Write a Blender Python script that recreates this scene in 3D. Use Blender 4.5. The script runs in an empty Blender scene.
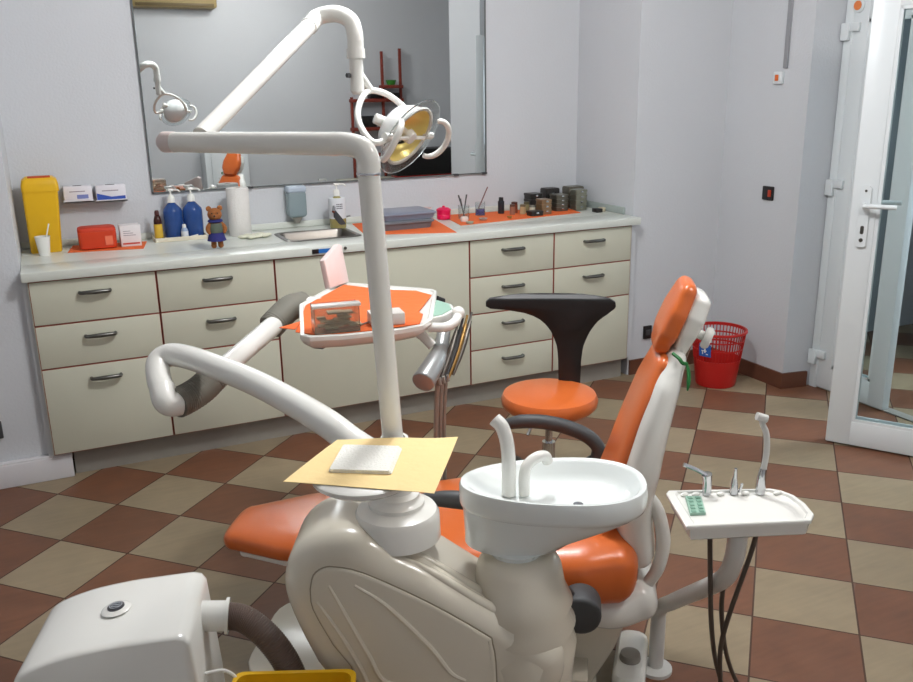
import bpy, bmesh, math, random
from mathutils import Vector, Matrix
random.seed(4)
R = math.radians
SC = bpy.context.scene
COL = SC.collection

# ------------------------------------------------------------------ camera
def set_camera():
    f, yaw, pitch, roll, h = 869.75, 0.4336, 0.2819, -0.0166, 1.5661
    fw = Vector((math.sin(yaw)*math.cos(pitch), math.cos(yaw)*math.cos(pitch), -math.sin(pitch)))
    rt = Vector((math.cos(yaw), -math.sin(yaw), 0)); up = rt.cross(fw)
    r2 = rt*math.cos(roll)+up*math.sin(roll); u2 = -rt*math.sin(roll)+up*math.cos(roll)
    cd = bpy.data.cameras.new('camera'); c = bpy.data.objects.new('camera', cd); COL.objects.link(c)
    m = Matrix((r2, u2, -fw)).transposed().to_4x4(); m.translation = (0, 0, h)
    c.matrix_world = m
    cd.sensor_fit = 'HORIZONTAL'; cd.sensor_width = 36; cd.lens = 36*f/913
    cd.clip_start = .02
    SC.camera = c
set_camera()
# ------------------------------------------------------------------ world, lights, exposure
w = bpy.data.worlds.new('world'); SC.world = w; w.use_nodes = True
w.node_tree.nodes['Background'].inputs[0].default_value = (.75, .85, 1, 1)
w.node_tree.nodes['Background'].inputs[1].default_value = .35
def area(name, loc, size, power, col, rot=(0, 0, 0), sy=None):
    l = bpy.data.lights.new(name, 'AREA'); l.energy = power; l.color = col; l.size = size
    if sy: l.shape = 'RECTANGLE'; l.size_y = sy
    o = bpy.data.objects.new(name, l); o.location = loc; o.rotation_euler = rot; COL.objects.link(o); return o
def lamp(name, loc, r, power, col):
    l = bpy.data.lights.new(name, 'POINT'); l.energy = power; l.color = col; l.shadow_soft_size = r
    o = bpy.data.objects.new(name, l); o.location = loc; COL.objects.link(o); return o
lamp('ceiling_lamp_light', (1.2, 2.3, 2.5), .13, 76, (.975, .985, 1))
lamp('rear_fill_light', (2.0, .6, 2.66), .13, 42, (1, .96, .93))  # added fill without a fitting, lights the camera's end of the room
area('corridor_fill_light', (5.0, 2.2, 2.6), 1.0, 75, (.88, .94, 1))  # unseen area light added to brighten the corridor beyond the door
VS = SC.view_settings
VS.view_transform = 'Standard'; VS.look = 'None'; VS.gamma = 1; VS.use_curve_mapping = False
VS.exposure = .1

# ------------------------------------------------------------------ materials
def lin(c):
    return tuple(((v/255)/12.92 if v/255 <= .04045 else ((v/255+.055)/1.055)**2.4) for v in c)
MATS = {}
def mat(name, rgb, rough=.5, metal=0, noise=0, nscale=20, bump=0, bscale=60, trans=0, alpha=1, emit=0, ior=1.45, coat=0, spec=.5):
    if name in MATS: return MATS[name]
    m = bpy.data.materials.new(name); m.use_nodes = True; nt = m.node_tree; b = nt.nodes['Principled BSDF']
    c = (*lin(rgb), 1)
    b.inputs['Base Color'].default_value = c; b.inputs['Roughness'].default_value = rough
    b.inputs['Metallic'].default_value = metal; b.inputs['IOR'].default_value = ior
    b.inputs['Transmission Weight'].default_value = trans; b.inputs['Alpha'].default_value = alpha
    b.inputs['Coat Weight'].default_value = coat; b.inputs['Coat Roughness'].default_value = .12
    b.inputs['Specular IOR Level'].default_value = spec
    if emit: b.inputs['Emission Color'].default_value = c; b.inputs['Emission Strength'].default_value = emit
    tc = nt.nodes.new('ShaderNodeTexCoord')
    if noise:
        n = nt.nodes.new('ShaderNodeTexNoise'); n.inputs['Scale'].default_value = nscale; n.inputs['Detail'].default_value = 4
        nt.links.new(tc.outputs['Object'], n.inputs['Vector'])
        mx = nt.nodes.new('ShaderNodeMix'); mx.data_type = 'RGBA'
        mx.inputs[6].default_value = tuple(v*(1-noise) for v in c[:3])+(1,)
        mx.inputs[7].default_value = tuple(min(1, v*(1+noise)) for v in c[:3])+(1,)
        nt.links.new(n.outputs['Fac'], mx.inputs[0]); nt.links.new(mx.outputs[2], b.inputs['Base Color'])
    if bump:
        n = nt.nodes.new('ShaderNodeTexNoise'); n.inputs['Scale'].default_value = bscale; n.inputs['Detail'].default_value = 3
        nt.links.new(tc.outputs['Object'], n.inputs['Vector'])
        bp = nt.nodes.new('ShaderNodeBump'); bp.inputs['Strength'].default_value = bump; bp.inputs['Distance'].default_value = .01
        nt.links.new(n.outputs['Fac'], bp.inputs['Height']); nt.links.new(bp.outputs[0], b.inputs['Normal'])
    MATS[name] = m; return m
WALL = mat('wall_paint', (204, 207, 211), .62, noise=.03, nscale=2, bump=.15, bscale=90)
CEIL = mat('ceiling_paint', (225, 225, 225), .9, noise=.02)
CAB = mat('cream_laminate', (198, 198, 180), .42, noise=.03, nscale=8)
EDGE = mat('red_brown_edging', (150, 80, 64), .6, noise=.1)
TOP = mat('worktop_laminate', (214, 218, 210), .28, noise=.03, nscale=60)
GREY = mat('grey_plinth', (146, 142, 134), .45, metal=.0, noise=.05)
STEEL = mat('brushed_steel', (128, 124, 118), .3, metal=1, noise=.08, nscale=40)
CHROME = mat('chrome', (200, 202, 205), .12, metal=1, noise=.02)
HANDLE = mat('dull_handle_metal', (104, 104, 100), .35, metal=.9, noise=.05)
WHITE = mat('white_enamel', (232, 232, 226), .2, noise=.02, nscale=4, coat=.3)
BODYW = mat('ivory_plastic', (214, 208, 192), .24, noise=.02, nscale=4, coat=.3)
PORC = mat('white_porcelain', (232, 238, 236), .08, noise=.01, coat=.5)
ORANGE = mat('orange_vinyl', (212, 106, 48), .3, noise=.05, nscale=12, bump=.05, bscale=300, coat=.2)
LINER = mat('orange_paper', (230, 108, 50), .75, noise=.05, nscale=10, bump=.3, bscale=25)
BLACK = mat('black_plastic', (26, 25, 26), .4, noise=.1)
DGREY = mat('dark_grey_rubber', (66, 68, 70), .5, noise=.08)
SLEEVE = mat('grey_sleeve', (118, 116, 106), .65, noise=.08, nscale=60)
HOSE = mat('brown_grey_hose', (104, 88, 80), .45, noise=.08)
PVC = mat('white_door_plastic', (218, 224, 226), .32, noise=.01)
GLASS = mat('clear_glass', (235, 245, 245), .02, trans=1, ior=1.45, noise=.005)
CLEARP = mat('clear_plastic', (235, 240, 240), .05, trans=.95, ior=1.2, noise=.005)
PANE = mat('door_pane', (225, 235, 235), .01, trans=1, ior=1.02, noise=.003)
SKIRT = mat('brown_skirting', (104, 66, 50), .4, noise=.2, nscale=9)
PAPER = mat('yellow_paper', (246, 218, 158), .85, noise=.04, bump=.1)
NAPK = mat('white_napkin', (240, 240, 232), .9, noise=.02, bump=.3, bscale=200)
def simple(name, rgb, rough=.5, **k): return mat(name, rgb, rough, noise=.05, nscale=30, **k)

def mirror_mat():
    m = mat('mirror_silver', (218, 222, 222), .012, metal=1, noise=.004, nscale=3); return m
def floor_mat():
    m = bpy.data.materials.new('checker_floor_tiles'); m.use_nodes = True; nt = m.node_tree; N = nt.nodes; Lk = nt.links
    b = N['Principled BSDF']; tc = N.new('ShaderNodeTexCoord')
    mp = N.new('ShaderNodeMapping'); mp.vector_type = 'TEXTURE'
    mp.inputs['Location'].default_value = (-.1235, 3.6409, 0); mp.inputs['Rotation'].default_value = (0, 0, R(-45)); mp.inputs['Scale'].default_value = (.3, .3, .3)
    Lk.new(tc.outputs['Object'], mp.inputs['Vector'])
    sp = N.new('ShaderNodeSeparateXYZ'); Lk.new(mp.outputs[0], sp.inputs[0])
    def mth(op, a, bb=None, v=None):
        n = N.new('ShaderNodeMath'); n.operation = op
        for i, x in enumerate((a, bb)):
            if x is None: continue
            if isinstance(x, (int, float)): n.inputs[i].default_value = x
            else: Lk.new(x, n.inputs[i])
        return n.outputs[0]
    fu = mth('FLOOR', sp.outputs[0]); fv = mth('FLOOR', sp.outputs[1])
    par = mth('FLOORED_MODULO', mth('ADD', fu, fv), 2)
    cell = N.new('ShaderNodeCombineXYZ'); Lk.new(fu, cell.inputs[0]); Lk.new(fv, cell.inputs[1])
    wn = N.new('ShaderNodeTexWhiteNoise'); Lk.new(cell.outputs[0], wn.inputs['Vector'])
    nz = N.new('ShaderNodeTexNoise'); nz.inputs['Scale'].default_value = 9; nz.inputs['Detail'].default_value = 6; Lk.new(tc.outputs['Object'], nz.inputs['Vector'])
    mp2 = N.new('ShaderNodeMapping'); mp2.inputs['Scale'].default_value = (3, 26, 1); mp2.inputs['Rotation'].default_value = (0, 0, R(40)); Lk.new(tc.outputs['Object'], mp2.inputs[0])
    nz2 = N.new('ShaderNodeTexNoise'); nz2.inputs['Scale'].default_value = 2.2; nz2.inputs['Detail'].default_value = 4; Lk.new(mp2.outputs[0], nz2.inputs['Vector'])
    def ramp(c0, c1):
        r = N.new('ShaderNodeMix'); r.data_type = 'RGBA'; r.inputs[6].default_value = (*lin(c0), 1); r.inputs[7].default_value = (*lin(c1), 1); return r
    vfac = mth('ADD', mth('MULTIPLY', nz.outputs[0], .5), mth('ADD', mth('MULTIPLY', nz2.outputs[0], .35), mth('MULTIPLY', wn.outputs[0], .2)))
    cr = ramp((110, 97, 78), (163, 146, 118)); br = ramp((76, 49, 35), (136, 90, 64))
    Lk.new(vfac, cr.inputs[0]); Lk.new(vfac, br.inputs[0])
    mx = N.new('ShaderNodeMix'); mx.data_type = 'RGBA'; Lk.new(par, mx.inputs[0]); Lk.new(br.outputs[2], mx.inputs[6]); Lk.new(cr.outputs[2], mx.inputs[7])
    def edge(x):
        fr = mth('FRACT', x); return mth('MINIMUM', fr, mth('SUBTRACT', 1, fr))
    e = mth('MINIMUM', edge(sp.outputs[0]), edge(sp.outputs[1]))
    g = mth('LESS_THAN', e, .009)
    gm = N.new('ShaderNodeMix'); gm.data_type = 'RGBA'; Lk.new(g, gm.inputs[0]); Lk.new(mx.outputs[2], gm.inputs[6]); gm.inputs[7].default_value = (*lin((74, 52, 40)), 1)
    Lk.new(gm.outputs[2], b.inputs['Base Color'])
    rr = mth('ADD', mth('MULTIPLY', g, .3), mth('ADD', .38, mth('MULTIPLY', nz.outputs[0], .15))); Lk.new(rr, b.inputs['Roughness'])
    bp = N.new('ShaderNodeBump'); bp.inputs['Strength'].default_value = .25; bp.inputs['Distance'].default_value = .002
    Lk.new(mth('SUBTRACT', nz.outputs[0], g), bp.inputs['Height']); Lk.new(bp.outputs[0], b.inputs['Normal'])
    return m
FLOOR = floor_mat()

# ------------------------------------------------------------------ mesh helpers
def BM(): return bmesh.new()
def box(bm, c0, c1, bev=0, seg=2, M=None):
    x0, y0, z0 = c0; x1, y1, z1 = c1
    t = bmesh.new()
    bmesh.ops.create_cube(t, size=1)
    bmesh.ops.scale(t, vec=(abs(x1-x0), abs(y1-y0), abs(z1-z0)), verts=t.verts)
    if bev: bmesh.ops.bevel(t, geom=t.edges[:], offset=bev, segments=seg, profile=.5, affect='EDGES')
    bmesh.ops.translate(t, vec=((x0+x1)/2, (y0+y1)/2, (z0+z1)/2), verts=t.verts)
    merge(bm, t, M); return bm
def merge(bm, t, M=None):
    if M is not None: bmesh.ops.transform(t, matrix=M, verts=t.verts)
    me = bpy.data.meshes.new('tmp'); t.to_mesh(me); t.free(); bm.from_mesh(me); bpy.data.meshes.remove(me)
def cyl(bm, a, b, r0, r1=None, n=24, bev=0):
    r1 = r0 if r1 is None else r1
    a, b = Vector(a), Vector(b); d = b-a; L = d.length
    t = bmesh.new(); bmesh.ops.create_cone(t, cap_ends=True, segments=n, radius1=r0, radius2=r1, depth=L)
    if bev:
        es = [e for e in t.edges if len(e.link_faces) == 2 and any(len(f.verts) > 4 for f in e.link_faces)]
        bmesh.ops.bevel(t, geom=es, offset=bev, segments=3, profile=.5, affect='EDGES')
    M = Matrix.Translation((a+b)/2) @ d.to_track_quat('Z', 'Y').to_matrix().to_4x4()
    merge(bm, t, M); return bm
def skin(bm, rings, close=True, cap=True):
    vs = [[bm.verts.new(p) for p in r] for r in rings]
    n = len(rings[0])
    for a, b in zip(vs, vs[1:]):
        for i in range(n if close else n-1):
            j = (i+1) % n
            bm.faces.new((a[i], a[j], b[j], b[i]))
    if cap:
        for r, f in ((vs[0], True), (vs[-1], False)):
            try: bm.faces.new(r[::-1] if f else r)
            except ValueError: pass
    return bm
def lathe(bm, prof, c=(0, 0, 0), n=28, axis=None):
    rings = [[(r*math.cos(2*math.pi*i/n), r*math.sin(2*math.pi*i/n), z) for i in range(n)] for r, z in prof]
    t = bmesh.new(); skin(t, rings, cap=tuple(prof[0]) != tuple(prof[-1]))
    M = Matrix.Translation(c)
    if axis is not None: M = M @ Vector(axis).to_track_quat('Z', 'Y').to_matrix().to_4x4()
    merge(bm, t, M); return bm
def smooth_path(pts, k=8):
    P = [Vector(p) for p in pts]
    if len(P) < 3: return P
    out = []
    for i in range(len(P)-1):
        p0 = P[i-1] if i > 0 else P[i]*2-P[i+1]; p1, p2 = P[i], P[i+1]; p3 = P[i+2] if i+2 < len(P) else P[i+1]*2-P[i]
        for j in range(k):
            t = j/k
            out.append(.5*((2*p1)+(p2-p0)*t+(2*p0-5*p1+4*p2-p3)*t*t+(3*p1-p0-3*p2+p3)*t**3))
    out.append(P[-1]); return out
def tube(bm, pts, r, n=16, k=8, smooth=True, rib=0, ribn=3):
    P = smooth_path(pts, k) if smooth else [Vector(p) for p in pts]
    m = len(P)
    rad = (lambda u: r) if not hasattr(r, '__len__') else (lambda u: _interp(r, u))
    T = [(P[min(i+1, m-1)]-P[max(i-1, 0)]).normalized() for i in range(m)]
    up = Vector((0, 0, 1)) if abs(T[0].z) < .9 else Vector((1, 0, 0))
    nrm = (up-T[0]*up.dot(T[0])).normalized(); rings = []
    for i in range(m):
        nrm = (nrm-T[i]*nrm.dot(T[i])).normalized(); bi = T[i].cross(nrm)
        rr = rad(i/(m-1))
        if rib: rr *= 1-rib*(i % ribn == 0)
        rings.append([P[i]+nrm*rr*math.cos(2*math.pi*j/n)+bi*rr*math.sin(2*math.pi*j/n) for j in range(n)])
    t = bmesh.new(); skin(t, rings); merge(bm, t); return bm
def _interp(a, u):
    x = u*(len(a)-1); i = min(int(x), len(a)-2); f = x-i; return a[i]*(1-f)+a[i+1]*f
def prism(bm, poly, d0, d1, plane='xy', bev=0, seg=3, M=None):
    """poly in a plane, extruded along the remaining axis from d0 to d1"""
    t = bmesh.new()
    f = {'xy': lambda p, d: (p[0], p[1], d), 'xz': lambda p, d: (p[0], d, p[1]), 'yz': lambda p, d: (d, p[0], p[1])}[plane]
    skin(t, [[f(p, d0) for p in poly], [f(p, d1) for p in poly]])
    bmesh.ops.recalc_face_normals(t, faces=t.faces)
    if bev: bmesh.ops.bevel(t, geom=[e for e in t.edges if e.calc_face_angle(0) > .6 or abs((e.verts[0].co-e.verts[1].co).length) > 0 and any(len(fc.verts) > 4 for fc in e.link_faces)], offset=bev, segments=seg, profile=.5, affect='EDGES', clamp_overlap=True)
    merge(bm, t, M); return bm
def sup(n, a, b, e=4):
    """superellipse ring of n points, half sizes a, b"""
    out = []
    for i in range(n):
        t = 2*math.pi*i/n; c, s = math.cos(t), math.sin(t)
        out.append((a*math.copysign(abs(c)**(2/e), c), b*math.copysign(abs(s)**(2/e), s)))
    return out
def cushion(bm, path, hw, th, e=3.5, n=28, k=6, endr=.03):
    """padded slab along a path of (x, z) points; hw half widths (y), th thicknesses at the points"""
    P = smooth_path([(a, 0, b) for a, b in path], k); m = len(P)
    L = [0]
    for a, b in zip(P, P[1:]): L.append(L[-1]+(b-a).length)
    rings = []
    st = []
    for i in range(m):
        u = i/(m-1); T = (P[min(i+1, m-1)]-P[max(i-1, 0)]).normalized(); st.append((P[i], T, _interp(hw, u), _interp(th, u), 1))
    caps = []
    for q in range(6):
        a = math.pi/2*q/6; caps.append((1-math.cos(a), math.sin(a)))
    full = []
    P0, T0, h0, t0, _ = st[0]
    for off, s in [(1-math.cos(math.pi/2*q/6), math.sin(math.pi/2*q/6)) for q in range(1, 6)]:
        full.append((P0-T0*endr*(1-off)+T0*0, T0, max(h0-endr*(1-s), .004), t0*(.25+.75*s), 1))
    full += st
    P1, T1, h1, t1, _ = st[-1]
    for q in range(5, 0, -1):
        s = math.sin(math.pi/2*q/6); off = math.cos(math.pi/2*q/6)
        full.append((P1+T1*endr*off, T1, max(h1-endr*(1-s), .004), t1*(.25+.75*s), 1))
    for p, T, h, t, _ in full:
        nz = Vector((-T.z, 0, T.x))
        rings.append([p+Vector((0, 1, 0))*a+nz*b for a, b in sup(n, h, t/2, e)])
    t_ = bmesh.new(); skin(t_, rings); merge(bm, t_); return bm
def sphere(bm, c, r, s=(1, 1, 1), n=16, M=None):
    t = bmesh.new(); bmesh.ops.create_uvsphere(t, u_segments=n, v_segments=n//2+2, radius=r)
    bmesh.ops.scale(t, vec=s, verts=t.verts)
    if M is not None: bmesh.ops.transform(t, matrix=M, verts=t.verts)
    bmesh.ops.translate(t, vec=c, verts=t.verts); merge(bm, t); return bm
def rrect(x0, y0, x1, y1, r, k=5):
    o = []
    for cx, cy, a0 in ((x1-r, y1-r, 0), (x0+r, y1-r, 90), (x0+r, y0+r, 180), (x1-r, y0+r, 270)):
        for i in range(k+1):
            a = R(a0+90*i/k); o.append((cx+r*math.cos(a), cy+r*math.sin(a)))
    return o

def wm(o):
    m = Matrix.Identity(4)
    while o: m = o.matrix_basis @ m; o = o.parent
    return m
def obj(name, bm, m, parent=None, world=False, angle=38):
    if world and parent is not None: bmesh.ops.transform(bm, matrix=wm(parent).inverted(), verts=bm.verts)
    bmesh.ops.remove_doubles(bm, verts=bm.verts, dist=1e-6)
    bmesh.ops.recalc_face_normals(bm, faces=bm.faces)
    for f in bm.faces: f.smooth = True
    for e in bm.edges:
        if len(e.link_faces) != 2 or e.calc_face_angle(0) > R(angle): e.smooth = False
    me = bpy.data.meshes.new(name); bm.to_mesh(me); bm.free()
    me.materials.append(m)
    o = bpy.data.objects.new(name, me); COL.objects.link(o)
    if parent is not None: o.parent = parent
    return o
XF = None          # optional placement applied to a group of things after they are drawn up
def xf(p):
    return tuple(XF @ Vector(p)) if XF is not None else tuple(p)
def part(name, bm, m, parent, label=None, **k):
    if XF is not None: bmesh.ops.transform(bm, matrix=XF, verts=bm.verts)
    o = obj(name, bm, m, parent, world=True, **k)
    if label: o['label'] = label
    return o
def tag(o, label, cat, group=None):
    o['label'] = label; o['category'] = cat
    if group: o['group'] = group
    return o
def thing(name, label, cat, loc=(0, 0, 0), rotz=0, group=None):
    o = bpy.data.objects.new(name, None); o.empty_display_size = .05; COL.objects.link(o)
    o.location = xf(loc); o.rotation_euler = (0, 0, rotz); return tag(o, label, cat, group)
def solo(name, bm, m, label, cat, loc=(0, 0, 0), group=None, **k):
    """one-mesh thing, mesh given in world coordinates, origin moved to loc"""
    if XF is not None: bmesh.ops.transform(bm, matrix=XF, verts=bm.verts)
    loc = xf(loc); bmesh.ops.translate(bm, vec=-Vector(loc), verts=bm.verts)
    o = obj(name, bm, m, **k); o.location = loc; return tag(o, label, cat, group)
def struct(name, bm, m, parent=None):
    o = obj(name, bm, m, parent, world=parent is not None); 
    if parent is None: o['kind'] = 'structure'
    return o
def bx(c0, c1, bev=0, seg=2): return box(BM(), c0, c1, bev, seg)
def dup(o, parent=None, label=None):
    c = o.copy(); COL.objects.link(c)
    if parent is not None: c.parent = parent
    if label: c['label'] = label
    for ch in [x for x in bpy.data.objects if x.parent == o]: dup(ch, c)
    return c

# ------------------------------------------------------------------ room shell
YB = 4.40; H = 2.8; YF = -.6; XL = -1.6
struct('floor', bx((XL-.1, YF-.1, -.06), (6.2, 4.6, 0)), FLOOR)
struct('ceiling', bx((XL-.1, YF-.1, H), (6.2, 4.6, H+.06)), CEIL)
struct('wall_back', bx((-.14, YB, 0), (2.83, 4.55, H)), WALL)
struct('wall_back_left', bx((XL, 3.83, 0), (-.14, 4.55, H)), WALL)
struct('wall_back_right', bx((2.83, 3.83, 0), (6.1, 4.55, H)), WALL)
prof = [(3.42, 3.83), (3.42, 3.26), (3.62, 3.235), (3.62, 3.83)]
struct('wall_right_pier', prism(BM(), prof, 0, H), WALL)
struct('wall_left', bx((XL-.1, YF, 0), (XL, 4.55, H)), WALL)
struct('wall_front', bx((XL, YF-.1, 0), (6.1, YF, H)), WALL)
struct('wall_right', bx((3.43, 1.32, 0), (3.62, 1.93, H)), WALL)
struct('wall_right_return', bx((3.62, 1.32, 0), (4.8, 1.44, H)), WALL)
struct('wall_right_rear', bx((4.7, YF, 0), (4.8, 1.32, H)), WALL)
struct('wall_over_door', bx((3.50, 1.93, 2.05), (3.62, 3.235, H)), WALL)
struct('wall_corridor', bx((6.0, YF, 0), (6.1, 3.83, H)), WALL)
struct('wall_corridor_partition', bx((4.55, 2.9, 0), (6.0, 3.0, H)), WALL)
sk = prism(BM(), [(2.84, 3.818), (3.408, 3.818), (3.408, 3.252), (3.56, 3.222), (3.56, 3.236), (3.421, 3.262), (3.421, 3.83), (2.84, 3.83)], 0, .085)
struct('baseboard_right', sk, SKIRT)
struct('baseboard_corridor', bx((5.985, 1.33, 0), (6.0, 2.89, .085)), SKIRT)
struct('trim_4', bx((-.14, 3.80, 0), (-.1215, 3.829, .856)), WALL)
struct('trim_5', bx((2.7875, 3.80, .116), (2.83, 3.829, .856)), WALL)
struct('trim_1', bx((-1.5, 3.795, 0), (-.052, 3.829, .10), .004), mat('white_trunking', (205, 203, 205), .5, noise=.03))
struct('trim_2', bx((-1.5, 3.799, .088), (-.05, 3.829, .108), .003), mat('white_trunking', (205, 203, 205), .5))
struct('trim_3', bx((3.60, 1.98, 0), (3.66, 3.18, .008), .003), mat('threshold_metal', (150, 148, 142), .4, noise=.1))

# doorway: frame, narrow fixed leaf, wide open leaf
df = struct('door_1', box(box(box(BM(), (3.585, 3.185, 0), (3.66, 3.232, 2.03), .004), (3.585, 1.93, 0), (3.66, 1.98, 2.03), .004), (3.585, 1.93, 1.97), (3.66, 3.232, 2.05), .004), PVC)
df['label'] = 'white plastic frame of the double doorway'
def leaf_frame(L, st=.1, bot=.12, top=1.85, H_=1.95, th=.06):
    b = BM(); y0, y1 = -th/2, th/2
    box(b, (0, y0, .008), (st, y1, H_), .006); box(b, (L-st, y0, .008), (L, y1, H_), .006)
    box(b, (st-.004, y0+.001, .008), (L-st+.004, y1-.001, bot), .006); box(b, (st-.004, y0+.001, top), (L-st+.004, y1-.001, H_), .006)
    # glazing bead
    for s in (y0+.004, y1-.010):
        box(b, (st-.002, s, bot-.002), (st+.014, s+.006, top+.002)); box(b, (L-st-.014, s, bot-.002), (L-st+.002, s+.006, top+.002))
        box(b, (st, s, bot-.002), (L-st, s+.006, bot+.012)); box(b, (st, s, top-.012), (L-st, s+.006, top+.002))
    return b
def pane_bm(L, st, bot, top): return bx((st-.006, -.004, bot-.006), (L-st+.006, .004, top+.006))
# narrow leaf, hinged on the pier side
d2 = obj('door_2', leaf_frame(.42, st=.09, bot=.13, top=1.85, H_=1.955, th=.05), PVC); d2['kind'] = 'structure'
d2.location = (3.615, 3.19, 0); d2.rotation_euler = (0, 0, R(-90))
p2 = obj('pane', pane_bm(.42, .09, .13, 1.85), PANE, d2)
for z in (.16, 1.05, 1.79):
    hb = box(BM(), (-.045, -.052, z-.03), (-.0, -.030, z+.05), .004); box(hb, (-.010, -.042, z+.01), (.05, -.022, z+.05), .004)
    obj('hinge', hb, PVC, d2)
db = lathe(BM(), [(.0, 0), (.032, 0), (.032, .008), (.025, .012), (0, .012)], (.03, -.025, 1.915), axis=(0, -1, 0))
obj('round_cap', db, PVC, d2)
obj('round_badge', lathe(BM(), [(0, 0), (.021, 0), (.021, .004), (0, .004)], (.03, -.0365, 1.915), axis=(0, -1, 0)), simple('orange_badge', (226, 130, 70)), d2)
# wide leaf, standing open into the room; free edge at (3.071, 2.635)
ang = math.atan2(-.301, .19)
d3 = obj('door_3', leaf_frame(.80), PVC); d3['kind'] = 'structure'
d3.location = (3.071, 2.635, 0); d3.rotation_euler = (0, 0, ang)
obj('pane', pane_bm(.80, .1, .12, 1.85), PANE, d3)
for sgn in (-1, 1):
    y = sgn*.03
    hb = prism(BM(), rrect(.035, .90, .075, 1.155, .012), y-.0, y+sgn*.010, 'xz')
    cyl(hb, (.055, y, 1.075), (.055, y+sgn*.045, 1.075), .011)
    tube(hb, [(.055, y+sgn*.042, 1.075), (.10, y+sgn*.05, 1.077), (.18, y+sgn*.05, 1.077)], .0095)
    dh = obj('door_handle', hb, PVC, d3)
    kb = prism(BM(), rrect(.048, .955, .062, .99, .006), y+sgn*.0095, y+sgn*.0115, 'xz')
    cyl(kb, (.055, y+sgn*.009, .93), (.055, y+sgn*.014, .93), .008); cyl(kb, (.055, y+sgn*.009, 1.135), (.055, y+sgn*.0125, 1.135), .005)
    obj('keyhole', kb, HANDLE, dh)

# wall fittings
def wallbox(name, c, sz, m, label, cat, axis):
    x, y, z = c; a, b_ = sz
    if axis == 'y': bm = bx((x-a/2, y-.012, z-b_/2), (x+a/2, y, z+b_/2), .004)
    else: bm = bx((x-.012, y-a/2, z-b_/2), (x, y+a/2, z+b_/2), .004)
    t = thing(name, label, cat, c); part('cover_plate', bm, m, t); return t
t = wallbox('wall_socket', (3.42, 3.464, 1.017), (.075, .072), BLACK, 'black wall socket with a red centre on the pier wall beside the door', 'socket', 'x')
part('socket_insert', bx((3.404, 3.438, 1.0), (3.409, 3.458, 1.035), .001), simple('socket_red', (190, 60, 30)), t)
t = wallbox('wall_socket', (2.955, 3.83, .235), (.055, .075), BLACK, 'black wall socket low on the wall behind the dental chair headrest', 'socket', 'y')
part('socket_insert', bx((2.94, 3.814, .22), (2.97, 3.819, .25), .001), DGREY, t)
t = wallbox('wall_socket', (-.325, 3.83, .25), (.06, .075), DGREY, 'grey socket low on the wall at the left edge above the white trunking', 'socket', 'y')
part('socket_insert', bx((-.34, 3.814, .235), (-.31, 3.819, .265), .001), BLACK, t)
t = thing('light_switch', 'small white switch with an orange rocker, below the grey wall cable conduit', 'switch', (3.42, 3.46, 1.595))
part('switch_plate', bx((3.402, 3.425, 1.565), (3.42, 3.485, 1.625), .004), PVC, t)
part('rocker', bx((3.397, 3.447, 1.58), (3.403, 3.468, 1.61), .002), simple('rocker_orange', (226, 112, 50)), t)
solo('cable_conduit', bx((3.408, 3.405, 1.64), (3.42, 3.43, H), .002), simple('conduit_grey', (150, 152, 156)), 'thin grey cable conduit running up the wall above the light switch', 'cable conduit', (3.42, 3.42, 1.64))

# ------------------------------------------------------------------ cabinets
YC = 3.776
CX = [-.1193, .3666, .8664, 1.8255, 2.3052, 2.7849]
ZT, ZB = .8575, .116
def bow_handle(xc, z, y=YC):
    b = BM(); L = .058
    tube(b, [(xc-L, y+.002, z), (xc-L*.93, y-.020, z), (xc-L*.5, y-.027, z+.001), (xc, y-.029, z+.001), (xc+L*.5, y-.027, z+.001), (xc+L*.93, y-.020, z), (xc+L, y+.002, z)], [.007, .0085, .0095, .0085, .007], n=10, k=5)
    return b
def cabinet(i, label, rows, kinds):
    x0, x1 = CX[i]+.001, CX[i+1]-.001
    c = thing('drawer_cabinet' if 'drawer' in kinds else 'sink_cabinet', label, 'cabinet', ((x0+x1)/2, YC, 0))
    body = BM()
    box(body, (x0, YC+.019, ZB), (x0+.018, YB-.01, ZT)); box(body, (x1-.018, YC+.019, ZB), (x1, YB-.01, ZT))
    box(body, (x0+.018, YC+.019, ZB), (x1-.018, YB-.01, ZB+.018)); box(body, (x0+.018, YC+.03, ZT-.018), (x1-.018, YB-.01, ZT-.002)); box(body, (x0+.018, YB-.03, ZB+.018), (x1-.018, YB-.02, ZT-.018))
    part('body', body, EDGE, c, label='red-brown edges of the cabinet body')
    if i == 0: part('side_panel', bx((x0-.002, YC+.002, ZB), (x0+.0005, YB-.01, ZT)), CAB, c)
    if i == 4: part('side_panel', bx((x1-.0005, YC+.002, ZB), (x1+.002, YB-.01, ZT)), CAB, c)
    for (za, zb), k in zip(rows, kinds):
        splits = [(x0, x1)]
        if k == 'door' and i == 2: splits = [(x0, (x0+x1)/2), ((x0+x1)/2, x1)]
        for q, (a, b) in enumerate(splits):
            ft = part(k, bx((a+.0035, YC-.0015, zb+.0035), (b-.0035, YC+.004, za-.0035), .001), CAB, c)
            part('edge_banding', bx((a+.0012, YC, zb+.0012), (b-.0012, YC+.018, za-.0012), .0006), EDGE, ft, label='red-brown edge of the front')
            if k == 'drawer': hz = za-.060; part('handle', bow_handle((a+b)/2, hz), HANDLE, ft)
            elif i == 2:
                hx = b-.045 if q == 0 else a+.045; hb = BM()
                tube(hb, [(hx, YC+.002, .70), (hx, YC-.025, .695), (hx, YC-.028, .66), (hx, YC-.025, .585), (hx, YC+.002, .58)], .006, n=10, k=5); part('handle', hb, HANDLE, ft)
            else: part('handle', bow_handle((a+b)/2, za-.060), HANDLE, ft)
    return c
r3 = [(ZT, .6749), (.6749, .4917), (.4917, ZB)]
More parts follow.
